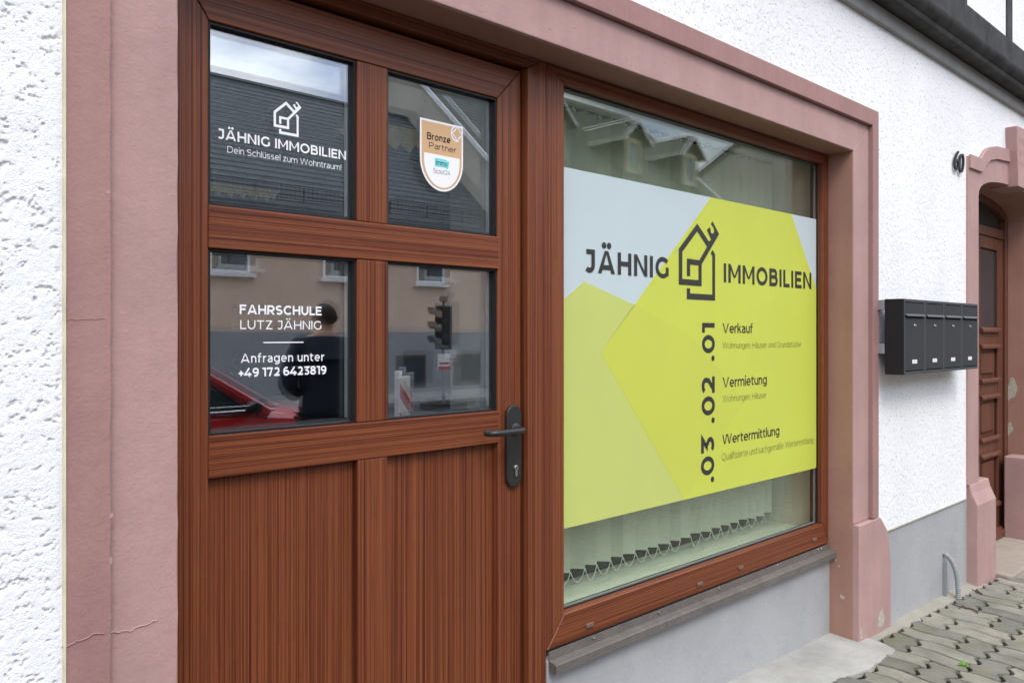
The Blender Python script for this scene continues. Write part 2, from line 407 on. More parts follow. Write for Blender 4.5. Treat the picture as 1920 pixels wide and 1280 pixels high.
# ------------------------------------------------------------------ lettering
_caps = {}
def glyphs(s, weight=0., shear=0., space=1.):
    c = bpy.data.curves.new('t', 'FONT'); c.body = s; c.size = 1; c.offset = weight; c.shear = shear; c.space_character = space
    c.resolution_u = 5; c.fill_mode = 'FRONT'; c.dimensions = '2D'
    o = bpy.data.objects.new('t', c); COL.objects.link(o)
    bpy.context.view_layer.update()
    me = bpy.data.meshes.new_from_object(o.evaluated_get(bpy.context.evaluated_depsgraph_get()))
    V = [(v.co.x, v.co.y) for v in me.vertices]; F = [tuple(p.vertices) for p in me.polygons]
    bpy.data.objects.remove(o); bpy.data.curves.remove(c); bpy.data.meshes.remove(me)
    return V, F
def stroke(pts, w):
    """mitred polyline outline in a plane"""
    P = [Vector(p) for p in pts]; Lf, Rt = [], []
    for i, p in enumerate(P):
        d0 = (P[i] - P[i - 1]).normalized() if i else None
        d1 = (P[i + 1] - P[i]).normalized() if i < len(P) - 1 else None
        if d0 is None: n = Vector((-d1.y, d1.x)); k = 1
        elif d1 is None: n = Vector((-d0.y, d0.x)); k = 1
        else:
            n0, n1 = Vector((-d0.y, d0.x)), Vector((-d1.y, d1.x)); n = (n0 + n1).normalized(); k = 1 / max(.35, n.dot(n0))
        Lf.append(p + n * w / 2 * k); Rt.append(p - n * w / 2 * k)
    V = Lf + Rt; n = len(P)
    return [(v.x, v.y) for v in V], [(i, i + 1, n + i + 1, n + i) for i in range(n - 1)]
# ---- geometric grotesque drawn from strokes (outlines of flat vinyl letters)
def _ell(cx, cz, rx, rz, a0, a1, n=14): return [(cx + rx * math.cos(R(a0 + (a1 - a0) * i / n)), cz + rz * math.sin(R(a0 + (a1 - a0) * i / n))) for i in range(n + 1)]
XH = .745
def gglyph(ch, w):
    """polygons and strokes of one letter (capital height 1, stem w) -> (list of (verts, faces)), width"""
    h = w / 2; out = []
    def S_(pts): out.append(stroke(pts, w))
    def O_(cx, cz, rx, rz):
        a = _ell(cx, cz, rx + h, rz + h, 0, 360, 28)[:-1]; b = _ell(cx, cz, rx - h, rz - h, 0, 360, 28)[:-1]; n = len(a)
        out.append((a + b, [(i, (i + 1) % n, n + (i + 1) % n, n + i) for i in range(n)]))
    def P_(*p): out.append((list(p), [tuple(range(len(p)))]))
    def dot(cx, cz, r): out.append((_ell(cx, cz, r, r, 0, 360, 12)[:-1], [tuple(range(12))]))
    def uml(W, z):
        r = .62 * w + .012; dot(W / 2 - .16, z + r, r); dot(W / 2 + .16, z + r, r)
    if ch == 'I': S_([(h, 0), (h, 1)]); W = w
    elif ch == 'H': W = .90; S_([(h, 0), (h, 1)]); S_([(W - h, 0), (W - h, 1)]); S_([(w, .5), (W - w, .5)])
    elif ch == 'N': W = .92; S_([(h, 0), (h, 1)]); S_([(W - h, 0), (W - h, 1)]); P_((w * .9, 1), (w * .2, 1), (w * .2, .98), (W - w * .9, 0), (W - w * .2, 0), (W - w * .2, .02))
    elif ch == 'M':
        W = 1.10; S_([(h, 0), (h, 1)]); S_([(W - h, 0), (W - h, 1)]); m = W / 2
        P_((w * .15, 1), (w * .95, 1), (m + h * .55, .28), (m - h * .75, .28)); P_((W - w * .15, 1), (W - w * .95, 1), (m - h * .55, .28), (m + h * .75, .28))
    elif ch in 'AÄ':
        W = 1.08; m = W / 2; k = 1.1 * w
        P_((0, 0), (k, 0), (m + .22 * w, 1), (m - .55 * w, 1)); P_((W, 0), (W - k, 0), (m - .22 * w, 1), (m + .55 * w, 1)); S_([(.2 * W + h * .2, .27), (.8 * W - h * .2, .27)])
        if ch == 'Ä': uml(W, 1.10)
    elif ch in 'Vv':
        H_ = 1 if ch == 'V' else XH; W = 1.04 if ch == 'V' else .76; m = W / 2; k = 1.1 * w
        P_((0, H_), (k, H_), (m + .22 * w, 0), (m - .55 * w, 0)); P_((W, H_), (W - k, H_), (m - .22 * w, 0), (m + .55 * w, 0))
    elif ch in 'Ww':
        H_ = 1 if ch == 'W' else XH; W = 1.55 if ch == 'W' else 1.2; k = 1.05 * w; q = W * .5
        for x0 in (0, q - .02):
            x1 = x0 + q + .02; m = (x0 + x1) / 2
            P_((x0, H_), (x0 + k, H_), (m + .25 * w, 0), (m - .55 * w, 0)); P_((x1, H_), (x1 - k, H_), (m - .25 * w, 0), (m + .55 * w, 0))
    elif ch in 'OQ':
        W = 1.08; O_(W / 2, .5, W / 2 - h, .512 - h)
        if ch == 'Q': S_([(W * .55, .12), (W * .68, -.12), (W * .95, -.14)])
    elif ch == 'C': W = .96; S_(_ell(.54, .5, .54 - h, .512 - h, 42, 318, 22))
    elif ch == 'G': W = 1.0; S_(_ell(.54, .5, .54 - h, .512 - h, 42, 312, 22)); S_([(W - h - .03, .11), (W - h - .03, .52)])
    elif ch == 'J': W = .60; S_([(.08, 1 - h), (W - h, 1 - h), (W - h, .32)] + _ell(.27, .32, W - h - .27, .335 - h, 0, -140, 10)[1:])
    elif ch == 'L': W = .66; S_([(h, 1), (h, h), (W, h)])
    elif ch in 'EF':
        W = .72; S_([(h, 0), (h, 1)]); S_([(w, 1 - h), (W, 1 - h)]); S_([(w, .51), (W - .07, .51)])
        if ch == 'E': S_([(w, h), (W, h)])
    elif ch in 'BPR':
        W = .84; S_([(h, 0), (h, 1)]); zm = .53 if ch == 'B' else .42; r = (1 - h - zm) / 2; W1 = W - (.06 if ch == 'B' else 0)
        S_([(w, 1 - h), (W1 - h - r, 1 - h)] + _ell(W1 - h - r, zm + r, r, r, 90, -90, 12)[1:] + [(w, zm)])
        if ch == 'B': r2 = (zm - h) / 2; S_([(W1 - h - r, zm), (W - h - r2, zm)] + _ell(W - h - r2, h + r2, r2, r2, 90, -90, 12)[1:] + [(w, h)])
        if ch == 'R': P_((W * .42, .42 - h), (W * .42 + w * 1.15, .42 - h), (W + .02, 0), (W + .02 - w * 1.15, 0))
    elif ch == 'D': W = .98; S_([(h, 0), (h, 1)]); S_([(w, 1 - h), (.46, 1 - h)] + _ell(.46, .5, W - h - .46, .5 - h, 90, -90, 16)[1:] + [(w, h)])
    elif ch in 'Ss':
        H_ = 1 if ch == 'S' else XH; W = .80 if ch == 'S' else .60; r = (H_ + .02 - w) / 4; rx = W / 2 - h
        S_(_ell(W / 2, H_ + .01 - h - r, rx, r, 38, 250, 12) + _ell(W / 2, h - .01 + r, rx, r, 70, -142, 12))
    elif ch in 'Uu':
        H_ = 1 if ch == 'U' else XH; W = .88 if ch == 'U' else .66; r = W / 2 - h
        S_([(h, H_), (h, r + h)] + _ell(W / 2, r + h - .01, r, r, 180, 360, 14)[1:] + [(W - h, H_)])
        if ch == 'u': S_([(W - h, 0), (W - h, XH)])
    elif ch == 'ü':
        o2, W = gglyph('u', w); out += o2; uml(W, .86)
    elif ch in 'Zz': H_ = 1 if ch == 'Z' else XH; W = .80 if ch == 'Z' else .60; S_([(.03, H_ - h), (W - .03, H_ - h)]); S_([(.03, h), (W, h)]); P_((W - .04 - w * 1.3, H_ - h), (W - .04, H_ - h), (.04 + w * 1.3, h), (.04, h))
    elif ch == 'T': W = .84; S_([(0, 1 - h), (W, 1 - h)]); S_([(W / 2, 0), (W / 2, 1 - w)])
    elif ch in 'nhmr':
        top = 1.06 if ch == 'h' else XH; S_([(h, 0), (h, top)])
        if ch == 'r': W = .40; S_(_ell(.42, XH - .36 + .01 - h * .0, .42 - h, .36 - h, 178, 92, 8))
        else:
            W = .64; r = W / 2 - h; S_(_ell(W / 2, XH - h - r + .012, r, r, 172, 0, 12) + [(W - h, 0)])
            if ch == 'm': S_([(q[0] + W - w, q[1]) for q in _ell(W / 2, XH - h - r + .012, r, r, 172, 0, 12)] + [(2 * W - w - h, 0)]); W = 2 * W - w
    elif ch == 'o': W = .76; O_(W / 2, XH / 2, W / 2 - h, XH / 2 + .01 - h)
    elif ch == 'c': W = .66; S_(_ell(.38, XH / 2, .38 - h, XH / 2 + .01 - h, 45, 315, 18))
    elif ch == 'e': W = .74; S_([(w * .6, XH / 2 + .0), (W - h, XH / 2)] + _ell(.37, XH / 2, .37 - h, XH / 2 + .01 - h, 0, 312, 22)[1:])
    elif ch in 'aä':
        W = .62; S_([(.07, XH - .10)] + _ell(W / 2 - .01, XH - .26, W / 2 - h + .01, .27 - h, 125, 0, 9)[1:] + [(W - h, 0)])
        S_([(W - h, .43), (.30, .43)] + _ell(.27, .215, .27 - h, .225 - h, 95, 265, 10) + [(.36, h - .01), (W - h, .16)])
        if ch == 'ä': uml(W, .86)
    elif ch in 'dgbp':
        W = .74; O_(W / 2, XH / 2, W / 2 - h, XH / 2 + .01 - h)
        if ch == 'd': S_([(W - h, 0), (W - h, 1.06)])
        if ch == 'b': S_([(h, 0), (h, 1.06)])
        if ch == 'p': S_([(h, -.27), (h, XH)])
        if ch == 'g': S_([(W - h, XH), (W - h, .02)] + _ell(W / 2, .02, W / 2 - h, .28 - h, 0, -140, 10)[1:])
    elif ch == 'l': W = w; S_([(h, 0), (h, 1.06)])
    elif ch == 'i': W = w; S_([(h, 0), (h, XH)]); dot(h, .97, .62 * w + .012)
    elif ch == 't': W = .46; S_([(.16, .92), (.16, .22)] + _ell(.36, .22, .20, .22 - h, 180, 290, 8)[1:]); S_([(0, XH - h), (W - .02, XH - h)])
    elif ch == 'f': W = .46; S_([(.16, 0), (.16, .84)] + _ell(.36, .84, .20, .23 - h, 180, 72, 8)[1:]); S_([(0, XH - h), (W - .02, XH - h)])
    elif ch == 'k': W = .64; S_([(h, 0), (h, 1.06)]); P_((w, .26), (w, .26 + w * 1.2), (W - .06 - w * 1.2, XH), (W - .03, XH)); P_((.24, .40), (.24 + w, .46), (W + .02, 0), (W + .02 - w * 1.2, 0))
    elif ch == 'ß': W = .66; S_([(h, 0), (h, .80)] + _ell(.30, .80, .30 - h, .265 - h, 180, -20, 12)[1:] + [(.40, .58), (.52, .50), (W - h, .30)] + _ell(.40, .24, W - h - .40, .25 - h, 20, -110, 8)[1:])
    elif ch == '0': W = .82; O_(W / 2, .5, W / 2 - h, .512 - h)
    elif ch == '1': W = .44; S_([(W - h, 0), (W - h, 1)]); S_([(0, 1 - h), (W - w, 1 - h)])
    elif ch == '2': W = .74; S_(_ell(.35, .68, .36 - h, .325 - h, 152, -18, 12) + [(.58, .48), (.20, h)]); S_([(.03, h), (W, h)])
    elif ch == '3': W = .74; S_([(.06, 1 - h), (W - .08, 1 - h), (.36, .60), (.42, .60)] + _ell(.37, .305, W - h - .37, .315 - h, 70, -140, 14))
    elif ch == '4': W = .86; S_([(.58, 1), (.06, .28 - 0), (W, .28)]); S_([(.60, 0), (.60, .50)])
    elif ch in '69':
        W = .78; o2 = []
        a = stroke(_ell(.42, .5, .42 - h, .512 - h, 65, 180, 10) + [(h, .36)], w); n = _ell(W / 2, .325, W / 2, .335, 0, 360, 24)[:-1]; m_ = _ell(W / 2, .325, W / 2 - w, .335 - w, 0, 360, 24)[:-1]
        o2 = [a, (n + m_, [(i, (i + 1) % 24, 24 + (i + 1) % 24, 24 + i) for i in range(24)])]
        if ch == '9': o2 = [([(W - x, 1 - z) for x, z in v], f) for v, f in o2]
        out += o2
    elif ch == '7': W = .78; S_([(.0, 1 - h), (W - .05, 1 - h)]); P_((W - .03 - 1.1 * w, 1 - w * .9), (W - .02, 1), (.22 + 1.15 * w, 0), (.22, 0)); S_([(h, 1), (h, .76)])
    elif ch == '8': W = .80; O_(W / 2, .29, W / 2 - h, .30 - h); O_(W / 2, .77 - h * .3, W / 2 - h - .05, .245 - h * .7)
    elif ch == '+': W = .60; S_([(0, .42), (W, .42)]); S_([(W / 2, .12), (W / 2, .72)])
    elif ch == '.': W = 1.25 * w; dot(W / 2, W / 2, W / 2)
    elif ch == ',': W = .9 * w; S_([(h, .04), (h * .6, -.16)])
    elif ch == '!': W = w; S_([(h, .28), (h, 1)]); dot(h, .65 * w, .65 * w)
    elif ch == ' ': W = .24
    else: W = .3
    return out, W
def vtext_geo(s, w, track):
    """whole line: pieces [(verts2d, faces, layer)], total width"""
    x = 0; res = []
    for i, ch in enumerate(s):
        g_, W = gglyph(ch, w)
        for k, (v, f) in enumerate(g_): res.append(([(x + a, b) for a, b in v], f, k))
        x += W + track
    return res, x - track
def lettering(s, xl, xr, zb, cap, Y, mat, parent, weight=.14, track=.16, vertical=False, name='lettering'):
    """text fitted between xl and xr on baseline zb (vertical: reads upward, xl..xr along z, zb = x of the baseline)"""
    geo, Wt = vtext_geo(s, weight, track); sx = (xr - xl) / Wt; parts = []
    for v, f, k in geo:
        yy = Y - .00006 * k
        if vertical: parts.append(([(zb - z * cap, yy, xl + x * sx) for x, z in v], f))
        else: parts.append(([(xl + x * sx, yy, zb + z * cap) for x, z in v], f))
    return ob(name, join(*parts), mat, parent)
def pxtext(s, l, r, top, Y, mat, parent, **k):
    """l, r: baseline pixels left and right; top: pixel y of the capital's top at the left end"""
    a, b, c = onY(*l, Y), onY(*r, Y), onY(l[0], top, Y)
    return lettering(s, a.x, b.x, (a.z + b.z) / 2, c.z - a.z, Y, mat, parent, **k)
def logo(x0, z0, sx, sz, Y, mat, parent):
    """house-and-key emblem, drawn in a 0..1 square box"""
    from mathutils.geometry import tessellate_polygon
    outer = [(0, .17), (0, .599), (.443, .938), (.733, .738), (.793, .763), (.685, .876), (.749, .917), (.777, .897), (.784, .857), (.808, .843), (.837, .844), (.866, .862), (.873, .885), (.849, .927), (.785, .955), (.828, 1.0), (1.0, .848), (.552, .441), (.552, .17)]
    hole = [(.443, .843), (.687, .668), (.494, .489), (.191, .494), (.191, .282), (.270, .282), (.270, .424), (.473, .424), (.473, .243), (.083, .243), (.083, .566)]
    low = [(.19, .133), (.19, 0), (.895, 0), (.895, .587), (.828, .638), (.781, .592), (.823, .560), (.823, .074), (.270, .074), (.270, .133)]
    parts = []
    for loops in ([outer, hole], [low]):
        flat = [p for l in loops for p in l]
        tri = tessellate_polygon([[Vector((p[0], p[1], 0)) for p in l] for l in loops])
        parts.append(([(x0 + x * sx, Y, z0 + z * sz) for x, z in flat], [tuple(t) for t in tri]))
    return ob('emblem', join(*parts), mat, parent)

# ================================================================== GROUND
def gz(x): return -.013 - .03 * (min(max(x, 1.5), 9.) - 3.9)
g = ob('ground', ([(-400, -400, -.32), (400, -400, -.32), (400, 400, -.32), (-400, 400, -.32)], [(0, 1, 2, 3)]), 'asphalt'); g['kind'] = 'structure'
ROADZ = -.10
road = ob('road', box(-40, 60, -12.5, -3.62, -.31, ROADZ), 'asphalt'); road['kind'] = 'structure'
xs = [-30, 1.5, 3.9, 6, 9, 60]
def strip(y0, y1, dz, thick):
    V = [(x, y, gz(x) + dz - t) for x in xs for y in (y0, y1) for t in (0, thick)]
    F = []
    for i in range(len(xs) - 1):
        a = i * 4; b = a + 4
        F += [(a, b, b + 2, a + 2), (a + 1, a + 3, b + 3, b + 1), (a, a + 1, b + 1, b), (a + 2, b + 2, b + 3, a + 3)]
    F += [(0, 2, 3, 1), (len(V) - 4, len(V) - 3, len(V) - 1, len(V) - 2)]
    return V, F
pav = ob('pavement', strip(-3.45, .30, -.018, .16), 'joint'); pav['kind'] = 'structure'
kerb = ob('kerb', strip(-3.6, -3.452, .004, .3), 'kerb'); kerb['kind'] = 'structure'
opp = ob('opposite_pavement', box(-40, 60, -15.3, -12.65, -.31, -.03), 'kerb'); opp['kind'] = 'structure'
oppk = ob('opposite_kerb', box(-40, 60, -12.648, -12.502, -.31, -.025), 'kerb'); oppk['kind'] = 'structure'
# wavy interlocking pavers
PW, PL, U0, V0 = .2425, .1352, 3.712, -.055
def wu(v): return .0105 * math.sin(2 * math.pi * (v - V0) / (2 * PL) + .6)
def wv(u): return .0150 * max(-1, min(1, 1.45 * math.sin(2 * math.pi * (u - U0) / (PW / 2) + 3.14)))
def place(u, v): x = u + .125 * (v + .2); return (x, v - .012 * (u - 3.7))
def paver_outline(u0, u1, v0, v1, gp=.0008, gv=.0045):
    P = []; n1 = max(4, round(abs(v1 - v0) / .034)); n2 = max(6, round((u1 - u0) / .0202))
    for i in range(n1): v = v0 + (v1 - v0) * i / n1; P.append((u0 + gp + wu(v), v + (wv(u0) - gv if i == 0 else 0)))
    for i in range(n2): u = u0 + (u1 - u0) * i / n2; P.append((u + (wu(v1) + gp if i == 0 else 0), v1 + gv + wv(u)))
    for i in range(n1): v = v1 + (v0 - v1) * i / n1; P.append((u1 - gp + wu(v), v + (wv(u1) + gv if i == 0 else 0)))
    for i in range(n2): u = u1 + (u0 - u1) * i / n2; P.append((u + (wu(v0) - gp if i == 0 else 0), v0 - gv + wv(u)))
    return P
def apron_edge(x): return -.178 if x > 3.5 else -.15
def paver_geo(u0, u1, v0, v1):
    P = [Vector(place(*p)) for p in paver_outline(u0, u1, v0, v1)]
    def inset(P, g):
        n = len(P); ar = sum(P[i].x * P[(i + 1) % n].y - P[(i + 1) % n].x * P[i].y for i in range(n)); sg = 1 if ar > 0 else -1; Q = []
        for i in range(n):
            d0 = (P[i] - P[i - 1]).normalized(); d1 = (P[(i + 1) % n] - P[i]).normalized()
            m_ = (Vector((-d0.y, d0.x)) + Vector((-d1.y, d1.x))) * sg
            m_ = m_.normalized() if m_.length > .2 else Vector((0, 0))
            Q.append(P[i] + m_ * (g / max(.38, abs(m_.dot(Vector((-d0.y, d0.x)))))))
        return Q
    rings = [inset(P, .0072), inset(P, .0050), inset(P, .0040)]
    cx = sum(p[0] for p in P) / len(P); cy = sum(p[1] for p in P) / len(P)
    dz = random.uniform(-.0018, .0018); tx, ty = random.uniform(-.008, .008), random.uniform(-.008, .008)
    zz = lambda x, y: gz(x) + dz + tx * (x - cx) + ty * (y - cy)
    n = len(P); V = []
    for dep, rg in ((0, rings[0]), (.003, rings[1]), (.02, rings[2])):
        for x, y in rg: V.append((x, y, zz(x, y) - dep))
    V.append((cx, cy, zz(cx, cy)))
    F = [(i, (i + 1) % n, 3 * n) for i in range(n)] + [(k * n + i, k * n + (i + 1) % n, (k + 1) * n + (i + 1) % n, (k + 1) * n + i) for k in range(2) for i in range(n)]
    return V, F, cx, cy
cells = []
for i in range(-4, 24):
    u0 = U0 + PW * i; k = 0 if i % 2 == 0 else -2
    while V0 - PL * k > -3.3:
        va, vb = V0 - PL * k, V0 - PL * (k + 2); vc = V0 - PL * (k + 3)
        cells.append((u0, u0 + PW / 2, va, vb)); cells.append((u0 + PW / 2, u0 + PW, va, vb)); cells.append((u0, u0 + PW, vb, vc)); k += 3
near, far = [], []
for c in cells:
    V, F, cx, cy = paver_geo(*c)
    if cy > -.055: continue
    if cx < 4.02 and cy > -.165: continue
    d = Vector((cx, cy, 0)) - CAM; f = d.x * math.sin(YAW) + d.y * math.cos(YAW); s = d.x * math.cos(YAW) - d.y * math.sin(YAW)
    vis = abs(s / f) < .66 and abs(1.47 / f) < .46 if f > .3 else False
    (near if vis and len(near) < 290 else far).append((V, F, cx, cy))
for V, F, cx, cy in near: ob('paver', (V, F), 'paver', pav)
rest = ob('paver_field', join(*[(v, f) for v, f, _, _ in far]), 'paver', pav); rest['kind'] = 'stuff'
rdm = random.Random(3)
mp_ = [(3.98 + .05 * i, .004) for i in range(33)] + [(3.98 + .05 * i, -.055 - .012 * (i * .05) + rdm.uniform(-.016, .014)) for i in range(32, -1, -1)]
nq = len(mp_); Vq = [(x, y, gz(x) + (.012 if y > 0 else -.006)) for x, y in mp_]
mo = ob('mortar_strip', (Vq + [(x, y, z - .03) for x, y, z in Vq], [(i, i + 1, nq - 2 - i, nq - 1 - i) for i in range(nq // 2 - 1)] + [(i, (i + 1) % nq, nq + (i + 1) % nq, nq + i) for i in range(nq)]), 'mortar', pav)
# concrete apron in front of the shop front
edge = [(-1.5, -.14), (2.6, -.14), (3.1, -.13), (3.30, -.145), (3.384, -.138), (3.477, -.16), (3.55, -.17), (3.64, -.181), (3.72, -.178), (3.86, -.168), (3.90, -.176), (3.955, -.165), (3.985, -.10), (4.0, -.055)]
def edge_y(x):
    for (a_, ya), (b_, yb_) in zip(edge, edge[1:]):
        if a_ <= x <= b_: return ya + (yb_ - ya) * (x - a_) / (b_ - a_)
    return -.05
rda = random.Random(12); cols = [-1.5 + .06 * i for i in range(72)] + [2.82 + .022 * i for i in range(54)]
Va, Fa = [], []
for x in cols:
    e_ = edge_y(x) + rda.uniform(-.006, .006); zt = gz(x) + .006
    for y, dz in ((.30, .016), (.125, .014), (.0, .006), (e_ * .5, .003), (e_ + .02, .001), (e_, -.004 + rda.uniform(-.002, .002)), (e_ - .004, -.06)): Va.append((x + (rda.uniform(-.004, .004) if y < -.05 else 0), y, zt + dz))
for i in range(len(cols) - 1):
    for k in range(6): Fa.append((i * 7 + k, i * 7 + k + 1, i * 7 + 8 + k, i * 7 + 7 + k))
apr = ob('concrete_apron', (Va, Fa), 'apron', smooth=True); apr['kind'] = 'structure'

# ================================================================== THE HOUSE
house = thing('timber_framed_house', 'white rough-plastered shop house with rose stone surrounds and dark timber beams', 'house', (2, .3, 0))
H = lambda name, vf, mat, **k: ob(name, vf, mat, house, **k)
# plaster sheets (front plane y = -.004)
PY = -.004
H('plaster_wall', box(-6, .20, PY, .45, .0, 3.02), 'plaster')
H('plaster_wall', prism([(0.4425, 3.02), (0.4425, 2.578), (4.127, 2.578), (4.127, .468), (5.43, .468), (5.43, 2.557), (5.5, 2.565), (5.645, 2.573), (5.685, 2.602), (5.75, 2.642), (5.83, 2.669), (6, 2.697), (6.36, 2.717), (6.72, 2.697), (6.89, 2.669), (6.97, 2.642), (7.035, 2.602), (7.075, 2.574), (7.22, 2.564), (7.295, 2.557), (7.295, .468), (9.5, .468), (9.5, 3.02)], PY, .23), 'plaster')
H('plaster_wall', box(.20, .442, PY + .012, .45, 2.578, 3.02), 'plaster')
# near strip of plaster with real relief
nx, nz = 120, 1500
gx = np.linspace(.19, .4425, nx); gzv = np.linspace(.0, 3.0, nz); XX, ZZ = np.meshgrid(gx, gzv)
wx = XX + .006 * noise2(XX, ZZ, .02, 9); wz = ZZ + .010 * noise2(XX, ZZ, .025, 10)
a = noise2(wx, wz, .020, 1); b = noise2(wx, wz, .0095, 2); c = noise2(wx, wz, .0042, 3); e = noise2(XX, ZZ, .07, 4)
hh = .30 * a + .40 * b + .30 * c
d2 = noise2(XX, ZZ, .0024, 6); relief = -.0036 * np.clip((.375 - hh) * 9, 0, 1) + .0006 * c + .0005 * d2 + .0007 * b + .002 * e
relief *= np.clip((.4425 - XX) / .012, .12, 1)
YY = PY - .004 - relief - .0
V = np.stack([XX, YY, ZZ], -1).reshape(-1, 3).tolist()
F = [(j * nx + i, j * nx + i + 1, (j + 1) * nx + i + 1, (j + 1) * nx + i) for j in range(nz - 1) for i in range(nx - 1)]
k = len(V)
V += [(.19, .45, 0), (.4425, .45, 0), (.4425, .45, 3.), (.19, .45, 3.)]
F += [(k, k + 1, k + 2, k + 3)]
o = H('plaster_wall', (V, F), 'plaster_relief', smooth=False)
for p in o.data.polygons: p.use_smooth = True
H('edge_strip', box(.4405, .4455, -.017, .02, 0, 2.575), 'cream_edge', bevel=.001)
# rose surround of the shop front: outer raised band, inner band, reveals
OY, IY = -.013, .008
def ragged(x, z0, z1, amp, n, seed):
    rd = random.Random(seed); return [(x + rd.uniform(-amp, amp), z0 + (z1 - z0) * i / n) for i in range(n + 1)]
H('surround_band', prism(ragged(.446, 0, 2.576, .0012, 60, 3) + list(reversed(ragged(.525, 0, 2.496, .0014, 60, 4))), OY, .2), 'pink_outer', bevel=.0015)
H('surround_band', prism([(.447, 2.577), (4.124, 2.577), (4.124, 2.60 - .028), (4.055, 2.497), (.526, 2.497)][:2] + [(4.055, 2.498), (.526, 2.498)], OY, .2), 'pink_outer', bevel=.003)
H('surround_band', prism([(4.056, .56), (4.1245, .56), (4.1245, 2.576), (4.056, 2.497)], OY, .2), 'pink_outer', bevel=.003)
H('surround_inner_band', prism(list(ragged(.5255, 0, 2.4965, 0, 2, 1)) + [(.662, 2.351)] + list(reversed(ragged(.662, 0, 2.34, .0016, 50, 8))), IY, .118), 'pink_inner', bevel=.002)
H('surround_inner_band', prism([(.527, 2.4965), (4.0555, 2.4965), (3.884, 2.351), (.663, 2.351)], IY, .2145), 'pink_inner', bevel=.004)
H('surround_inner_band', prism([(4.0555, .556), (4.0555, 2.4955), (3.884, 2.3505), (3.884, .556)], IY, .2035), 'pink_inner', bevel=.004)
# base block of the right pillar, slightly flared
yb = -.018
H('pillar_base', prism([(3.886, -.12), (4.262, -.12), (4.262, .30), (4.232, .465), (4.135, .556), (3.886, .553)], yb, .50), 'pink_inner', bevel=.005, seg=3)
# reveal skins (same rose paint, recess shade put into its darker colour)
H('reveal', box(3.8815, 3.8838, IY + .006, .2030, -.02, 2.3495), 'pink_shaded')
H('reveal', box(.664, 3.8812, IY + .006, .2140, 2.3485, 2.3508), 'pink_shaded')
H('reveal', box(.6622, .6645, IY + .006, .118, 0, 2.348), 'pink_shaded')
# chips of old paint
def blob(cx, cz, rx, rz, Y, seed, n=18, d=.0012):
    rd = random.Random(seed); ph = [rd.uniform(0, 6.28) for _ in range(4)]
    k = lambda t: 1 + .22 * math.sin(2 * t + ph[0]) + .16 * math.sin(3 * t + ph[1]) + .10 * math.sin(5 * t + ph[2]) + rd.uniform(-.06, .06)
    return prism([(cx + rx * k(t) * math.cos(t), cz + rz * k(t) * math.sin(t)) for t in [2 * math.pi * i / n for i in range(n)]], Y, Y + d)
p = onY(1647, 1155, yb); H('paint_chip', blob(p.x, p.z, .030, .052, yb - .0012, 3), 'filler')
p = onY(1609, 1188, yb); H('paint_chip', blob(p.x + .008, p.z + .01, .013, .022, yb - .0012, 5), 'filler')
for px_, py_, r_, sd_ in ((1577, 1117, .009, 1), (1556, 1050, .006, 2), (1566, 1048, .004, 3), (1572, 1060, .004, 4)):
    p = onX(px_, py_, 3.8815); q = blob(p.y, p.z, r_, r_ * 1.2, 0, sd_)
    H('paint_chip', ([(3.8803 + v[1], v[0], v[2]) for v in q[0]], q[1]), 'filler')
rdc = random.Random(21)
for i in range(4):
    z_ = rdc.uniform(.75, 2.45); H('paint_chip', blob(.525 + rdc.uniform(-.006, .002), z_, rdc.uniform(.0015, .004), rdc.uniform(.003, .009), OY - .0004, i, 9, .001), 'pink_inner')
for i in range(12):
    x_ = rdc.uniform(1.6, 4.0); H('paint_chip', blob(x_, rdc.uniform(2.37, 2.48), rdc.uniform(.002, .006), rdc.uniform(.0012, .003), IY - .0004, 40 + i, 9, .001), rdc.choice(['pink_shaded', 'filler']))
for i in range(9):
    x_ = rdc.uniform(4.3, 5.5); H('paint_chip', blob(x_, gz(x_) + rdc.uniform(.01, .10), rdc.uniform(.004, .012), rdc.uniform(.003, .008), .0012, 70 + i, 10, .001), 'filler')
for i in range(8):
    x_ = rdc.uniform(2.6, 3.85); H('paint_chip', blob(x_, gz(x_) + .02 + rdc.uniform(.01, .07), rdc.uniform(.004, .013), rdc.uniform(.002, .006), .1235, 90 + i, 10, .0012), 'filler')
# hairline cracks in the left band (raised lips of plaster)
def crack(pts, Y, w=.0016):
    rd = random.Random(len(pts) * 7 + int(pts[0][0])); Q = []
    P = [onY(x, y, Y) for x, y in pts]
    for a_, b_ in zip(P, P[1:]):
        for i in range(6):
            t = i / 6; q = a_.lerp(b_, t); Q.append((q.x, Y - .0004, q.z + rd.uniform(-.0022, .0022)))
    Q.append(tuple(P[-1])); return tube(Q, w, 5)
H('crack', crack([(129, 1204), (160, 1192), (190, 1180), (204, 1180)], OY), 'pink_outer')
H('crack', crack([(208, 1180), (250, 1177), (270, 1168), (300, 1158)], IY), 'pink_inner')
H('crack', crack([(126, 599), (160, 600), (202, 598)], OY, .0007), 'pink_shaded')
# plinths
H('plinth_wall', box(1.8895, 3.8805, .1245, .45, -.06, .416), 'plinth', bevel=.003)
H('plinth_wall', box(4.2635, 5.47, .002, .45, -.14, .466), 'plinth', bevel=.002)
H('plinth_wall', box(7.33, 9.5, .002, .45, -.2, .466), 'plinth', bevel=.002)
H('edge_strip', box(4.24, 5.43, -.007, .01, .463, .470), 'filler')
# left part below and the wall body behind
H('wall_core', box(-6, .64, .46, .7, -.1, 3.0), 'room')
H('wall_core', box(3.9, 9.5, .56, .70, -.1, 3.0), 'room')
H('wall_core', box(.66, 3.88, .501, .7, 2.44, 3.0), 'room')
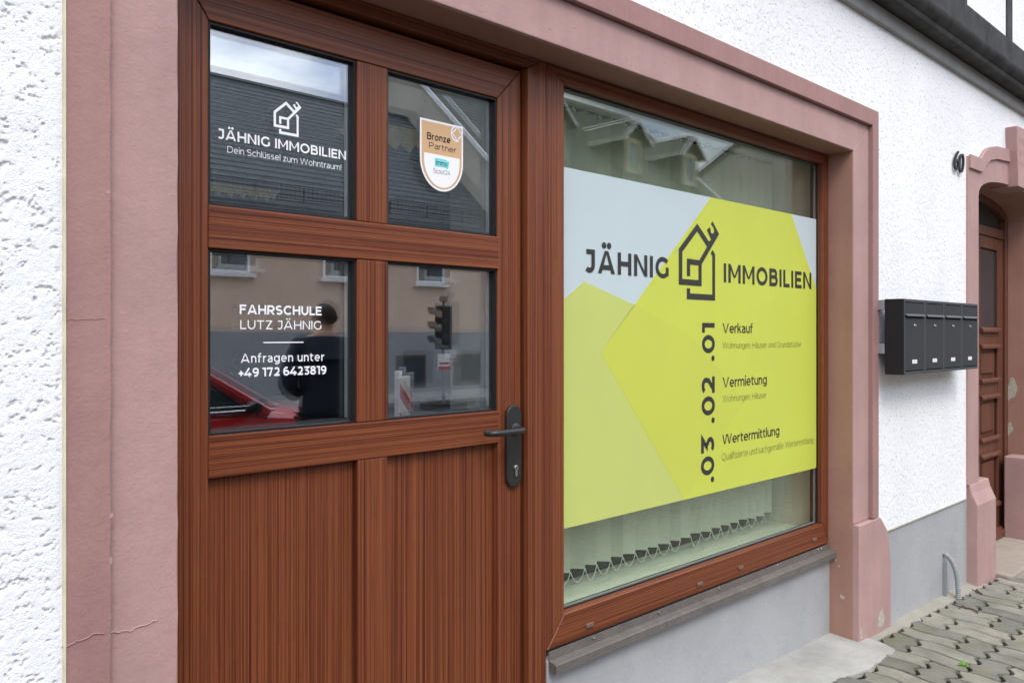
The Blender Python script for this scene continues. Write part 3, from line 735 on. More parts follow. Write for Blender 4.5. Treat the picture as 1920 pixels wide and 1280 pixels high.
# jettied timber storey
def beam(y0, y1, z0, z1, mat, name, bev=.006): return H(name, box(-6, 14, y0, y1, z0, z1), mat, bevel=bev)
beam(-.030, .30, 3.015, 3.095, 'timber_lt', 'wall_plate')
H('cornice', prism([(-.01, 3.098), (-.105, 3.098), (-.112, 3.112), (-.112, 3.122), (-.125, 3.130), (-.142, 3.150), (-.150, 3.170), (-.150, 3.182), (-.02, 3.182), (-.01, 3.17)], -6, 14, 'x'), 'timber', smooth=True)
beam(-.132, .2, 3.184, 3.335, 'timber', 'sill_beam', .008)
posts = [x + .0 for x in (-5.4, -4.6, -3.7, -2.9, -2.1, -1.2, -.4, .5, 1.3, 2.2, 3.05, 3.90, 5.0, 5.85, 6.75, 7.6, 8.5, 9.3, 10.2, 11, 11.9, 12.8)]
for a_, b_ in zip(posts, posts[1:]):
    H('timber_post', box(a_ - .055, a_ + .055, -.128, .2, 3.336, 5.6), 'timber', bevel=.006)
    H('infill_panel', box(a_ + .056, b_ - .056, -.118, .2, 3.336, 5.6), 'plaster')
H('eaves_board', box(-6, 14, -.45, .3, 5.602, 5.75), 'timber')
# roof above (never in view; keeps the sky off the rooms)
H('roof', prism([(-.6, 5.76), (-.6, 5.85), (4, 9.5), (8.6, 5.85), (8.6, 5.76)], -6, 14, 'x'), 'slate')
# rooms behind the shop front
H('room_wall', box(-1.0, 5.8, 7.6, 7.7, -.05, 2.95), 'room')
H('room_wall', box(-1.1, -1.0, .46, 7.7, -.05, 2.95), 'room')
H('room_wall', box(5.8, 5.9, .72, 7.7, -.05, 2.95), 'room')
H('room_ceiling', box(-1.0, 5.8, .502, 7.6, 2.86, 2.95), 'room')
H('room_floor', box(-1.0, 5.8, .30, 7.6, -.06, .02), 'room_dark')
H('inner_pier', box(1.735, 1.99, .215, .43, .02, 2.43), 'white_wall')
H('inner_reveal', box(3.885, 3.93, .205, .555, .30, 2.46), 'cream_wall')
H('inner_soffit', box(1.99, 3.90, .216, .50, 2.430, 2.455), 'cream_wall')
H('inner_soffit', box(1.99, 3.88, .2155, .2265, 2.352, 2.429), 'cream_wall')
H('inner_soffit', box(.66, 1.99, .215, .50, 2.43, 2.44), 'room')
H('inner_reveal', box(.60, .70, .215, .455, .02, 2.43), 'room')
H('parapet', box(1.99, 3.88, .46, .50, .02, .47), 'room')

# ================================================================== ENTRANCE DOOR
door = thing('entrance_door', 'brown wood-grain glazed entrance door with white lettering on its dark panes', 'door', (1.26, .2, .02))
D = lambda name, vf, mat, **k: ob(name, vf, mat, door, **k)
SY = .155            # face of the leaf
g_ = .0006
bv = .0045
D('frame_jamb', box(.667, .722, .13, .21, .02, 2.345), 'wood_v', bevel=.003)
D('frame_head', prism([(.667, 2.346), (1.865, 2.346), (1.808, 2.3125), (.722, 2.3125)], .13, .21), 'wood_h', bevel=.003)
D('frame_post', prism([(1.8075, .02), (1.890, .02), (1.890, 2.345), (1.866, 2.345), (1.8075, 2.311)], .13, .21), 'wood_v', bevel=.005, seg=3)
D('frame_rebate', box(1.790, 1.807, .172, .20, .02, 2.31), 'gasket')
D('frame_rebate', box(.724, 1.789, .172, .20, 2.303, 2.311), 'gasket')
T0, T1 = 2.198, 2.302
D('stile', prism([(.724, .03), (.7905, .03), (.7905, T0), (.724, T1 - .004)], SY, .20), 'wood_v', bevel=bv, seg=3)
D('stile', prism([(1.700, .03), (1.799, .03), (1.799, T1), (1.700, T0)], SY, .20), 'wood_v', bevel=bv, seg=3)
D('top_rail', prism([(.7905 + g_, T0), (1.700 - g_, T0), (1.799 - g_, T1), (.724 + g_, T1)], SY, .20), 'wood_h', bevel=bv, seg=3)
RY = SY - .003
D('middle_rail', box(.789, 1.7035, RY, .20, 1.670, 1.770), 'wood_h', bevel=.004, seg=3)
D('lower_rail', box(.789, 1.7035, RY, .20, 1.135, 1.234), 'wood_h', bevel=.004, seg=3)
D('bottom_rail', box(.792, 1.699, SY, .20, .03, .16), 'wood_h', bevel=bv)
D('glazing_bar', box(1.1925, 1.2905, SY - .001, .20, 1.7705, 2.197), 'wood_v', bevel=.004, seg=3)
D('glazing_bar', box(1.1925, 1.2905, SY - .001, .20, 1.2345, 1.6695), 'wood_v', bevel=.004, seg=3)
D('lower_muntin', box(1.194, 1.289, SY - .001, .20, .161, 1.1345), 'wood_v', bevel=.003, seg=2)
D('lower_panel', box(.792, 1.1925, SY + .020, .20, .161, 1.134), 'wood_v', bevel=.001)
D('lower_panel', box(1.2905, 1.699, SY + .020, .20, .161, 1.134), 'wood_v', bevel=.001)
GY = .176
panes = {}
for nm, (xa, xb, za, zb) in {'tl': (.792, 1.1915, 1.7715, 2.197), 'tr': (1.2915, 1.699, 1.7715, 2.197), 'bl': (.792, 1.1915, 1.2355, 1.669), 'br': (1.2915, 1.699, 1.2355, 1.669)}.items():
    e = .0005
    outer = D('glass_pane', box(xa + e, xb - e, GY, GY + .004, za + e, zb - e), 'glass_door')
    inner = D('inner_glass_pane', box(xa + e, xb - e, GY + .020, GY + .0235, za + e, zb - e), 'glass_door')
    # insulating units are never quite parallel: the far pane leans a little
    c0 = Vector(((xa + xb) / 2, GY + .02, (za + zb) / 2)) - wloc(door)
    inner.data.transform(Matrix.Translation(c0) @ Matrix.Rotation(R(-.34), 4, 'Z') @ Matrix.Rotation(R(.22), 4, 'X') @ Matrix.Translation(-c0))
    panes[nm] = outer
    s = .010
    fr = join(box(xa, xb, GY + .0045, GY + .0165, za, za + s), box(xa, xb, GY + .0045, GY + .0165, zb - s, zb), box(xa, xa + s, GY + .0045, GY + .0165, za + s, zb - s), box(xb - s, xb, GY + .0045, GY + .0165, za + s, zb - s))
    D('spacer_bar', fr, 'dark_spacer')
    s = .005
    fr = join(box(xa, xb, SY + .006, GY - .0003, za - .0004, za + s * .6), box(xa, xb, SY + .006, GY - .0003, zb - s, zb), box(xa, xa + s, SY + .006, GY - .0003, za + s, zb - s), box(xb - s, xb, SY + .006, GY - .0003, za + s, zb - s))
    D('gasket', fr, 'gasket')
    D('alu_bead', box(xb - .0155, xb - .0125, GY + .0046, GY + .0162, za + .012, zb - .012), 'alu')
LY = GY - .0008
pl = panes['tl']
pxtext('JÄHNIG IMMOBILIEN', (408, 260), (646, 297), 241, LY, 'white_vinyl', pl, weight=.185, track=.15)
pxtext('Dein Schlüssel zum Wohntraum!', (425, 286), (637, 316), 274, LY, 'white_vinyl', pl, weight=.095, track=.15)
a_, b_ = onY(511, 243, LY), onY(563, 182, LY)
logo(.9635, 1.970, .0765, .0895, LY, 'white_vinyl', pl)
pl = panes['bl']
pxtext('FAHRSCHULE', (446, 589), (599, 590), 571, LY, 'white_vinyl', pl, weight=.20, track=.13)
pxtext('LUTZ JÄHNIG', (447, 617), (599, 617), 600, LY, 'white_vinyl', pl, weight=.13, track=.17)
a_, b_ = onY(490, 642, LY), onY(565, 640, LY)
ob('divider_line', box(a_.x, b_.x, LY - .0003, LY, a_.z - .0014, a_.z + .0014), 'white_vinyl', pl)
pxtext('Anfragen unter', (448, 680), (604, 677), 663, LY, 'white_vinyl', pl, weight=.14, track=.19)
pxtext('+49 172 6423819', (444, 707), (608, 702), 690, LY, 'white_vinyl', pl, weight=.20, track=.12)
pxtext('Herzlich Willkommen', (416, 545), (648, 541), 519, GY + .0245, 'script', pl, weight=.07, track=.14)
# lever handle on a long plate
px0, px1, pz0, pz1 = 1.7285, 1.7905, .992, 1.2485
rp = (px1 - px0) / 2; cxp = (px0 + px1) / 2
pts = arc(cxp, pz1 - rp, rp, rp, 0, 180, 16) + arc(cxp, pz0 + rp, rp, rp, 180, 360, 16)
plate = D('handle_plate', prism(pts, SY - .014, SY - .0005), 'handle', bevel=.004, seg=3, smooth=True)
hz = 1.1735; hy = SY - .062
ob('lever', tube([(cxp, SY - .013, hz), (cxp, SY - .032, hz), (cxp, SY - .045, hz), (cxp - .004, SY - .054, hz), (cxp - .013, SY - .060, hz), (cxp - .024, hy, hz), (cxp - .06, hy, hz), (cxp - .10, hy, hz), (cxp - .118, hy + .001, hz), (cxp - .128, hy + .006, hz), (cxp - .134, hy + .016, hz), (cxp - .135, hy + .032, hz)], .0098, 16), 'handle', plate, smooth=True)
ob('handle_rose', lathe([(.019, 0), (.019, -.006), (.015, -.009)], (cxp, SY - .0142, hz), 'y', 24), 'handle', plate, smooth=True)
cz = 1.052
ob('lock_cylinder', join(lathe([(.0087, 0), (.0087, -.0035), (.0078, -.0042)], (cxp + .004, SY - .0142, cz), 'y', 22), prism(arc(cxp + .004, cz - .022, .0048, .0048, 180, 360, 8) + [(cxp + .0088, cz - .004), (cxp - .0008, cz - .004)], SY - .0178, SY - .0143)), 'steel', plate, smooth=True)
ob('keyhole', join(lathe([(.0021, 0), (.0021, -.0004)], (cxp + .0045, SY - .0185, cz + .002), 'y', 10), box(cxp + .0035, cxp + .0055, SY - .0189, SY - .0185, cz - .004, cz + .001)), 'gasket', plate)
# award sticker on the upper right pane
stk = thing('award_sticker', 'shield-shaped bronze and white partner sticker on the upper right door pane', 'sticker', onY(826, 355, GY))
def shield(x0, x1, zt, zb, slope=0.):
    w = (x1 - x0) / 2; cx = (x0 + x1) / 2; return [(x0, zt), (x1, zt)] + arc(cx, zb + w * 1.12, w, w * 1.12, 0, -180, 20)
sx0, sx1, szt, szb = 1.416, 1.577, 2.091, 1.888
K = lambda nm, poly, d, mat: ob(nm, prism(poly, LY - d, LY - d + .0003), mat, stk)
K('backing', shield(sx0, sx1, szt, szb), 0, 'white_vinyl')
K('bronze_field', shield(sx0 + .006, sx1 - .006, szt - .006, szb + .006), .0005, 'bronze')
K('white_field', [(sx0 + .014, 1.993), (sx1 - .014, 1.993)] + arc((sx0 + sx1) / 2, 1.9765, (sx1 - sx0) / 2 - .014, .078, 0, -180, 20), .001, 'white_vinyl')
a_ = stroke([(1.5535 + .0225 * math.cos(t), 2.0655 + .0225 * math.sin(t)) for t in [R(77 + i * 13.2) for i in range(16)] + [R(283)]], .0038)
ob('star_emblem', join(([(x, LY - .0011, z) for x, z in a_[0]], a_[1]), *[([(x, LY - .0013, z) for x, z in q[0]], q[1]) for q in [stroke([(1.5535 + dx * .02 * (1 - t) + 0 * t, 2.0655 + dz * .024 * t) if True else 0 for t in (0, .35, .65, 1)] if False else [(1.5535 + dx * .0205, 2.0655), (1.5535 + dx * .0085, 2.0655 + dz * .0095), (1.5535, 2.0655 + dz * .0225)], .0034) for dx in (-1, 1) for dz in (-1, 1)]]), 'white_vinyl', stk)
lettering('Bronze', 1.4405, 1.5275, 2.0335, .0195, LY - .0016, 'sticker_text', stk, weight=.15, track=.14)
lettering('Partner', 1.4480, 1.5500, 2.0080, .0175, LY - .0010, 'sticker_text', stk, weight=.10, track=.14)
K('teal_patch', [(1.469, 1.9585), (1.469, 1.983), (1.506, 1.983), (1.524, 1.977), (1.519, 1.958), (1.514, 1.954), (1.512, 1.9585)], .0014, 'teal')
lettering('Immo', 1.4735, 1.5155, 1.9630, .0145, LY - .0018, 'sticker_text', stk, weight=.13, track=.12)
lettering('Scout24', 1.4635, 1.5265, 1.9385, .0135, LY - .0014, 'sticker_text', stk, weight=.09, track=.12)

# ================================================================== SHOP WINDOW
win = thing('shop_window', 'large brown-framed shop window covered by a printed film', 'window', (2.9, .2, .45))
N = lambda name, vf, mat, **k: ob(name, vf, mat, win, **k)
WX0, WX1, WZ0, WZ1 = 1.8915, 3.880, .447, 2.345      # outer
IX0, IX1, IZ0, IZ1 = 1.976, 3.824, .548, 2.298       # inner
FY = .130
def mitre(name, quad, mat): return N(name, prism(quad, FY, .200), mat, bevel=.006, seg=3)
mitre('frame_stile', [(WX0, WZ0), (IX0, IZ0), (IX0, IZ1), (WX0 + .0, WZ1)], 'wood_v')
mitre('frame_stile', [(WX1, WZ0), (IX1, IZ0), (IX1, IZ1), (WX1, WZ1)], 'wood_v')
q = .0007
mitre('frame_rail', [(WX0 + q * 2, WZ0), (WX1 - q * 2, WZ0), (IX1 - q, IZ0), (IX0 + q, IZ0)], 'wood_h')
mitre('frame_rail', [(WX0 + q * 2, WZ1), (WX1 - q * 2, WZ1), (IX1 - q, IZ1), (IX0 + q, IZ1)], 'wood_h')
gy = .166
N('glass_pane', box(IX0 + .001, IX1 - .001, gy, gy + .005, IZ0 + .001, IZ1 - .001), 'glass_window')
ip = N('inner_glass_pane', box(IX0 + .001, IX1 - .001, gy + .018, gy + .022, IZ0 + .004, IZ1 - .004), 'glass_window')
c0 = Vector(((IX0 + IX1) / 2, gy + .02, 1.42)) - wloc(win)
ip.data.transform(Matrix.Translation(c0) @ Matrix.Rotation(R(.10), 4, 'Z') @ Matrix.Rotation(R(.12), 4, 'X') @ Matrix.Translation(-c0))
def ring(x0, x1, z0, z1, s, y0, y1): return join(box(x0, x1, y0, y1, z0, z0 + s), box(x0, x1, y0, y1, z1 - s, z1), box(x0, x0 + s, y0, y1, z0 + s, z1 - s), box(x1 - s, x1, y0, y1, z0 + s, z1 - s))
N('gasket', ring(IX0 - .001, IX1 + .001, IZ0 - .001, IZ1 + .001, .005, gy - .007, gy - .0004), 'gasket')
N('spacer_bar', ring(IX0, IX1, IZ0, IZ1, .006, gy + .0055, gy + .0125), 'alu')
N('inner_bead', ring(IX0 - .002, IX1 + .002, IZ0 - .002, IZ1 + .002, .004, gy + .0245, gy + .028), 'gasket')
for px_, py_ in ((1107, 1174), (1314, 1096), (1391, 1065), (1528, 1011)):
    p = onY(px_, py_, FY - .004); N('drain_cap', box(p.x - .018, p.x + .018, FY - .007, FY + .002, p.z - .007, p.z + .007), 'cap', bevel=.003, seg=2)
sillp = N('sill', prism([(.1215, .4465), (.1215, .417), (.0935, .4125), (.090, .410), (.090, .383), (.0915, .383), (.0915, .409), (.095, .4108), (.1228, .4155), (.1235, .4155), (.1235, .4465)], 1.893, 3.878, 'x'), 'sill')
N('sill_end', box(1.8925, 1.895, .0925, .122, .385, .411), 'sill')
for px_, py_ in ((1113, 1198), (1236, 1150), (1349, 1104), (1458, 1059), (1533, 1027), (1539, 1028)):
    p = onY(px_, py_, .122); ob('screw', lathe([(.0045, .004), (.0055, -.001), (.0045, -.004), (.002, -.0055)], (p.x, .121, min(max(p.z, .424), .44)), 'y', 12), 'steel', sillp, smooth=True)
N('window_board', box(1.985, 3.884, .2155, .474, .475, .505), 'marble', bevel=.003)
# printed film
film = thing('window_film', 'yellow-green and pale blue printed film with dark lettering on the shop window', 'film', (2.92, .16, .82))
fy = gy - .0012
P2 = lambda *pp: [(lambda q: (min(max(q.x, IX0 + .008), IX1 - .001), q.z))(onY(x, y, fy)) for x, y in pp]
FZ0, FZ1 = .817, 2.031
K2 = lambda nm, poly, d, mat: ob(nm, prism(poly, fy - d, fy - d + .0003), mat, film)
K2('pale_field', [(IX0 + .007, FZ0), (IX1 - .001, FZ0), (IX1 - .001, FZ1), (IX0 + .007, FZ1)], 0, 'film_pale')
A, B, Cc, Dd, Ee = P2((1336, 367), (1486, 400), (1542, 543), (1285, 938), (1128, 661))
K2('yellow_field', [(A[0], FZ1), (B[0], FZ1), (IX1 - .001, Cc[1]), (IX1 - .001, FZ0), (Dd[0], FZ0), Ee], .0006, 'film_yellow')
a1, a2, a3 = P2((1097, 526), (1193, 571), (1061, 570))
K2('green_field', [(IX0 + .007, a3[1]), a1, a2, Ee, (Dd[0], FZ0), (IX0 + .007, FZ0)], .0006, 'film_green')
b2, = P2((1296, 628)); K2('overlap_field', [a2, b2, P2((1400, 750))[0], (Dd[0] + .01, FZ0), (Dd[0], FZ0), Ee], .0010, 'film_over')
ty = fy - .0016
pxtext('JÄHNIG', (1099, 510), (1258, 519), 466, ty, 'print_dark', film, weight=.21, track=.19)
pxtext('IMMOBILIEN', (1361, 529), (1524, 541), 493, ty, 'print_dark', film, weight=.21, track=.19)
def vtext(s, xl, xr, yt, yb_):
    p0, p1, pm = onY(xr, yb_, ty), onY(xr, yt, ty), onY(xl, (yt + yb_) / 2, ty)
    lettering(s, p0.z, p1.z, onY(xr, (yt + yb_) / 2, ty).x, onY(xr, (yt + yb_) / 2, ty).x - pm.x, ty, 'print_dark', film, weight=.21, track=.10, vertical=True)
vtext('.01', 1320.5, 1344, 605, 677); vtext('.02', 1319.5, 1344, 706, 794); vtext('.03', 1318, 1342.5, 819, 905)
pxtext('Verkauf', (1359, 624), (1415.5, 624), 605.5, ty, 'print_dark', film, weight=.15, track=.11)
pxtext('Vermietung', (1359, 726), (1441.5, 721), 707, ty, 'print_dark', film, weight=.15, track=.11)
pxtext('Wertermittlung', (1358, 833.5), (1464.5, 817), 815, ty, 'print_dark', film, weight=.15, track=.11)
pxtext('Wohnungen, Häuser und Grundstücke', (1359, 653.4), (1505.5, 650.5), 641.6, ty, 'print_thin', film, weight=.075, track=.15)
pxtext('Wohnungen, Häuser', (1358.6, 755), (1441, 746.4), 742.5, ty, 'print_thin', film, weight=.075, track=.15)
pxtext('Qualifizierte und sachgemäße Wertermittlung', (1357, 863.5), (1527, 831.5), 850.5, ty, 'print_thin', film, weight=.075, track=.15)
logo(2.669, 1.608, .287, .3267, ty, 'print_dark', film)

# ================================================================== BLIND
bl = thing('vertical_blind', 'white vertical slat blind with bead chains hanging behind the shop window', 'blind', (2.95, .44, .55))
BYc, BZ0, BZ1 = .435, .557, 2.335
ob('head_rail', box(2.0, 3.86, BYc - .022, BYc + .022, 2.362, 2.402), 'blind', bl, bevel=.003)
ds = .0805; sw = .089; sang = R(-40)
hx, hyy = sw / 2 * math.cos(sang), sw / 2 * math.sin(sang); tnx, tny = -math.sin(sang) * .0006, math.cos(sang) * .0006
sm = bpy.data.meshes.new('slat')
Vs, Fs = [], []
NS = 5
for z in (BZ0, BZ1):
    for sgn in (-1, 1):
        for i in range(NS):
            t = i / (NS - 1) * 2 - 1; bow = .004 * (1 - t * t)
            Vs.append((t * hx + sgn * tnx + -math.sin(sang) * bow, t * hyy + sgn * tny + math.cos(sang) * bow, z))
for sgn in (0, 1):
    for i in range(NS - 1): a0 = sgn * NS + i; Fs.append((a0, a0 + 1, a0 + 1 + 2 * NS, a0 + 2 * NS))
Fs += [tuple(range(NS)) + tuple(range(2 * NS - 1, NS - 1, -1)), tuple(range(2 * NS, 3 * NS)) + tuple(range(4 * NS - 1, 3 * NS - 1, -1)), (0, NS, 3 * NS, 2 * NS), (NS - 1, 3 * NS - 1, 4 * NS - 1, 2 * NS - 1)]
sm.from_pydata(Vs, [], Fs); sm.materials.append(M['blind'])
hm_v = join(box(-.012, .012, -.001, .001, BZ1, BZ1 + .012), box(-.003, .003, -.001, .001, BZ1 + .012, 2.362))
prevp = None
for i in range(23):
    x = 2.03 + ds * i + random.uniform(-.006, .006)
    s_ = bpy.data.objects.new('slat', sm); COL.objects.link(s_); s_.parent = bl
    s_.location = Vector((x, BYc, random.uniform(-.004, .004))) - wloc(bl); rz_ = random.uniform(-.16, .16); s_.rotation_euler = (0, 0, rz_)
    h_ = ob('slat_hanger', ([(v[0] + x, v[1] + BYc, v[2]) for v in hm_v[0]], hm_v[1]), 'blind', bl)
    end = Vector((x + hx * .9, BYc + hyy * .9 - .002, BZ0 + .004))
    if prevp is not None:
        droop = random.uniform(.038, .055)
        pts = [prevp.lerp(end, t / 12) + Vector((0, -.004, -droop * (1 - (2 * t / 12 - 1) ** 2))) for t in range(13)]
        if i not in (13,): ob('bead_chain', tube(pts, .0018, 5), 'white_vinyl', bl)
    prevp = end

# ceiling louvre lamps seen through the door
def louvre(name, label, c, nx_, ny_):
    t = thing(name, label, 'ceiling lamp', c)
    c = Vector(c); w, d = nx_ * .11, ny_ * .11
    ob('housing', box(c.x, c.x + w, c.y, c.y + d, c.z, c.z + .06), 'trim_white', t)
    for i in range(nx_):
        for j in range(ny_):
            x, y = c.x + .11 * i + .055, c.y + .11 * j + .055
            ob('louvre_cell', ([(x - .05, y - .05, c.z - .001), (x + .05, y - .05, c.z - .001), (x + .05, y + .05, c.z - .001), (x - .05, y + .05, c.z - .001), (x + .02, y, c.z - .075)], [(0, 1, 4), (1, 2, 4), (2, 3, 4), (3, 0, 4), (3, 2, 1, 0)]), LM, t)
tt = NT('warm_lamp_louvre'); LM = tt.pbr((.55, .47, .28, 1), .35, .5, None, .2, Emission_Color=(1, .85, .5, 1), Emission_Strength=.07)
p = onZ(450, 352, 2.72); louvre('louvre_lamp', 'yellowish prism-louvre ceiling lamp seen through the upper left door pane', (p.x - .35, p.y - .1, 2.72), 6, 2)
p = onZ(758, 245, 2.72); louvre('louvre_lamp', 'yellowish prism-louvre ceiling lamp seen through the upper right door pane', (p.x - .35, p.y - .1, 2.72), 5, 3)

# ================================================================== MAILBOXES
mb = thing('mailbox_bank', 'anthracite bank of four wall mailboxes beside the arched house door', 'mailboxes', (4.62, -.02, 1.27))
B_ = lambda name, vf, mat, **k: ob(name, vf, mat, mb, **k)
mx0, mx1, my0, my1, mz0, mz1 = 4.115, 5.200, -.138, -.045, 1.271, 1.643
B_('cabinet', box(mx0, mx1, my0 + .004, my1, mz0, mz1), 'mailbox_side_shaded', bevel=.002)
uw = (mx1 - mx0) / 4
for i in range(4):
    x0_, x1_ = mx0 + uw * i + .003, mx0 + uw * (i + 1) - .003
    B_('unit_frame', ring(x0_, x1_, mz0 + .001, mz1 - .001, .013, my0, my0 + .0035), 'mailbox_edge', bevel=.001)
    B_('shadow_gap', box(x0_ + .013, x1_ - .013, my0 + .0028, my0 + .0038, mz0 + .014, mz1 - .014), 'mailbox_gap')
    B_('flap', box(x0_ + .017, x1_ - .017, my0 + .0005, my0 + .0027, 1.572, mz1 - .019), 'mailbox', bevel=.0008)
    B_('flap_lip', prism([(my0 + .0008, 1.571), (my0 - .010, 1.560), (my0 - .010, 1.5575), (my0 + .0008, 1.563)], x0_ + .014, x1_ - .010, 'x'), 'mailbox_edge')
    dr = B_('mailbox_door', box(x0_ + .015, x1_ - .015, my0 + .0002, my0 + .0026, mz0 + .020, 1.549), 'mailbox', bevel=.0008)
    xc = (x0_ + x1_) / 2 - .005
    ob('lock', lathe([(.010, 0), (.010, -.003), (.0065, -.0035), (.0065, -.007), (.004, -.0075)], (xc, my0, 1.512), 'y', 16), 'steel', dr, smooth=True)
    ob('name_plate', box(xc - .033, xc + .033, my0 - .0012, my0 + .0001, 1.322, 1.345), 'steel', dr)
    ob('name_card', box(xc - .029, xc + .029, my0 - .0020, my0 - .0013, 1.325, 1.342), 'paper', dr)
    ob('card_print', box(xc - .018, xc + .014, my0 - .0024, my0 - .0021, 1.3325, 1.3345), 'sign_red', dr)
for z_ in (1.590, 1.372):
    for x_ in (mx0 - .004, mx1 - .056):
        B_('bracket', join(box(x_, x_ + .05, -.030, my1 - .0 + .0, z_, z_ + .05) if False else box(x_, x_ + .06, my1 - .001 + .002, PY - .002, z_, z_ + .05)), 'galv', bevel=.003)

# house number
hn = thing('house_number', 'black iron house number on the white plaster above the mailboxes', 'house number', (5.32, -.01, 2.44))
for s_, xl, xr, zb in (('6', 5.178, 5.252, 2.437), ('0', 5.256, 5.340, 2.431)):
    V_, F_ = glyphs(s_, -.012, .18)
    x0_ = min(v[0] for v in V_); x1_ = max(v[0] for v in V_); y0_ = min(v[1] for v in V_); y1_ = max(v[1] for v in V_)
    Q = [(xl + (x - x0_) / (x1_ - x0_) * (xr - xl), PY - .014, zb + (y - y0_) / (y1_ - y0_) * .117) for x, y in V_]
    o = ob('digit', (Q, F_), 'iron', hn)
    md = o.modifiers.new('thick', 'SOLIDIFY'); md.thickness = .012; md.offset = 0

DDX = -.10
_before = set(bpy.data.objects)
# ================================================================== ARCHED DOORWAY NEXT TO THE MAILBOXES
AX0, AX1 = 5.72, 7.20; ACX = (AX0 + AX1) / 2
def arch_pts(z_spring, rise, x0, x1, n=18):
    c = (x0 + x1) / 2; w = (x1 - x0) / 2
    return [(c - w * math.cos(math.pi * i / n), z_spring + rise * math.sin(math.pi * i / n) ** .75) for i in range(n + 1)]
inner = arch_pts(2.325, .155, AX0, AX1)
outer = [(5.527, 2.555), (5.60, 2.562), (5.745, 2.572), (5.785, 2.60), (5.85, 2.64), (5.93, 2.667), (6.10, 2.695), (6.46, 2.715), (6.82, 2.695), (6.99, 2.667), (7.07, 2.64), (7.135, 2.60), (7.175, 2.572), (7.32, 2.562), (7.393, 2.555)]
poly = outer + [(7.393, .55), (AX1, .55)] + list(reversed(inner)) + [(AX0, .55), (5.527, .55)]
H('door_surround', prism(poly, -.016, .24), 'pink_inner', bevel=.003)
# raised drip moulding over the arch
def ribbon(pp, w, y0, y1):
    v, f = stroke(pp, w); n = len(pp)
    return prism(v[:n] + list(reversed(v[n:])), y0, y1)
H('arch_moulding', ribbon([(5.535, 2.522), (5.735, 2.525), (5.76, 2.535), (5.81, 2.575), (5.90, 2.622), (6.05, 2.651), (6.33, 2.672)], .083, -.030, -.0155), 'pink_inner', bevel=.003)
H('arch_moulding', ribbon([(6.60, 2.672), (6.87, 2.651), (7.02, 2.622), (7.11, 2.575), (7.16, 2.535), (7.185, 2.525), (7.385, 2.522)], .083, -.030, -.0155), 'pink_inner', bevel=.003)
key = H('keystone', prism([(6.335, 2.462), (6.585, 2.462), (6.625, 2.878), (6.295, 2.862)], -.075, .1), 'pink_inner', bevel=.006)
rd = random.Random(5)
for i in range(3):      # weathered, unreadable carving
    ob('carving', join(*[box(6.36 + .045 * k, 6.36 + .045 * k + rd.uniform(.006, .012), -.0762, -.0748, 2.75 - .075 * i + rd.uniform(-.01, .01), 2.75 - .075 * i + rd.uniform(.02, .045)) for k in range(5)]), 'pink_shaded', key)
for xa, xb in ((5.555, 5.905), (7.015, 7.365)):
    H('surround_base', prism([(-.062, -.22), (-.062, .43), (-.030, .50), (-.018, .552), (.20, .552), (.20, -.22)], xa, xb, 'x'), 'pink_inner', bevel=.010, seg=3)
p = onX(1890, 700, AX1)
H('reveal', box(AX1 - .003, AX1 + .001, -.012, .239, .56, 2.32), 'pink_shaded')
H('reveal', box(AX1 - .0022, AX1 + .001, .10, .239, -.1, .555), 'pink_shaded')
def xblob(px_, py_, rx, rz, sd_):
    p = onX(px_, py_, AX1 - .003); q = blob(p.y, p.z, rx, rz, 0, sd_, 18); return ([(AX1 - .0045 + v[1], v[0], v[2]) for v in q[0]], q[1])
H('paint_chip', xblob(1893, 728, .035, .085, 11), 'filler')
H('paint_chip', xblob(1889, 800, .02, .05, 12), 'filler')
H('paint_chip', xblob(1912, 985, .05, .022, 13), 'filler')
H('arch_soffit', join(*[([(inner[i][0], y, inner[i][1] - .002) for i in range(len(inner)) for y in (-.01, .24)], [(2 * i, 2 * i + 2, 2 * i + 3, 2 * i + 1) for i in range(len(inner) - 1)])]), 'pink_shaded')
hd = thing('arched_house_door', 'old brown panelled wooden house door set back in the arched doorway', 'door', (ACX, .27, -.02))
Q_ = lambda name, vf, mat, **k: ob(name, vf, mat, hd, **k)
DYf = .25
Q_('door_frame', join(box(AX0, AX0 + .07, DYf - .03, .32, -.05, 2.33), box(AX1 - .065, AX1 - .0035, DYf - .03, .32, -.05, 2.33)), 'oldwood_v', bevel=.006)
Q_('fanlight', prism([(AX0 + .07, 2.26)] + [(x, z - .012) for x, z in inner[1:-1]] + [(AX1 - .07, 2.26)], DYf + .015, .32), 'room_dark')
Q_('fanlight_frame', ribbon([(x, z - .03) for x, z in inner[1:-1]], .05, DYf - .025, .32), 'oldwood_v', bevel=.005)
Q_('transom', box(AX0 + .07, AX1 - .066, DYf - .02, .32, 2.19, 2.26), 'oldwood_v', bevel=.008)
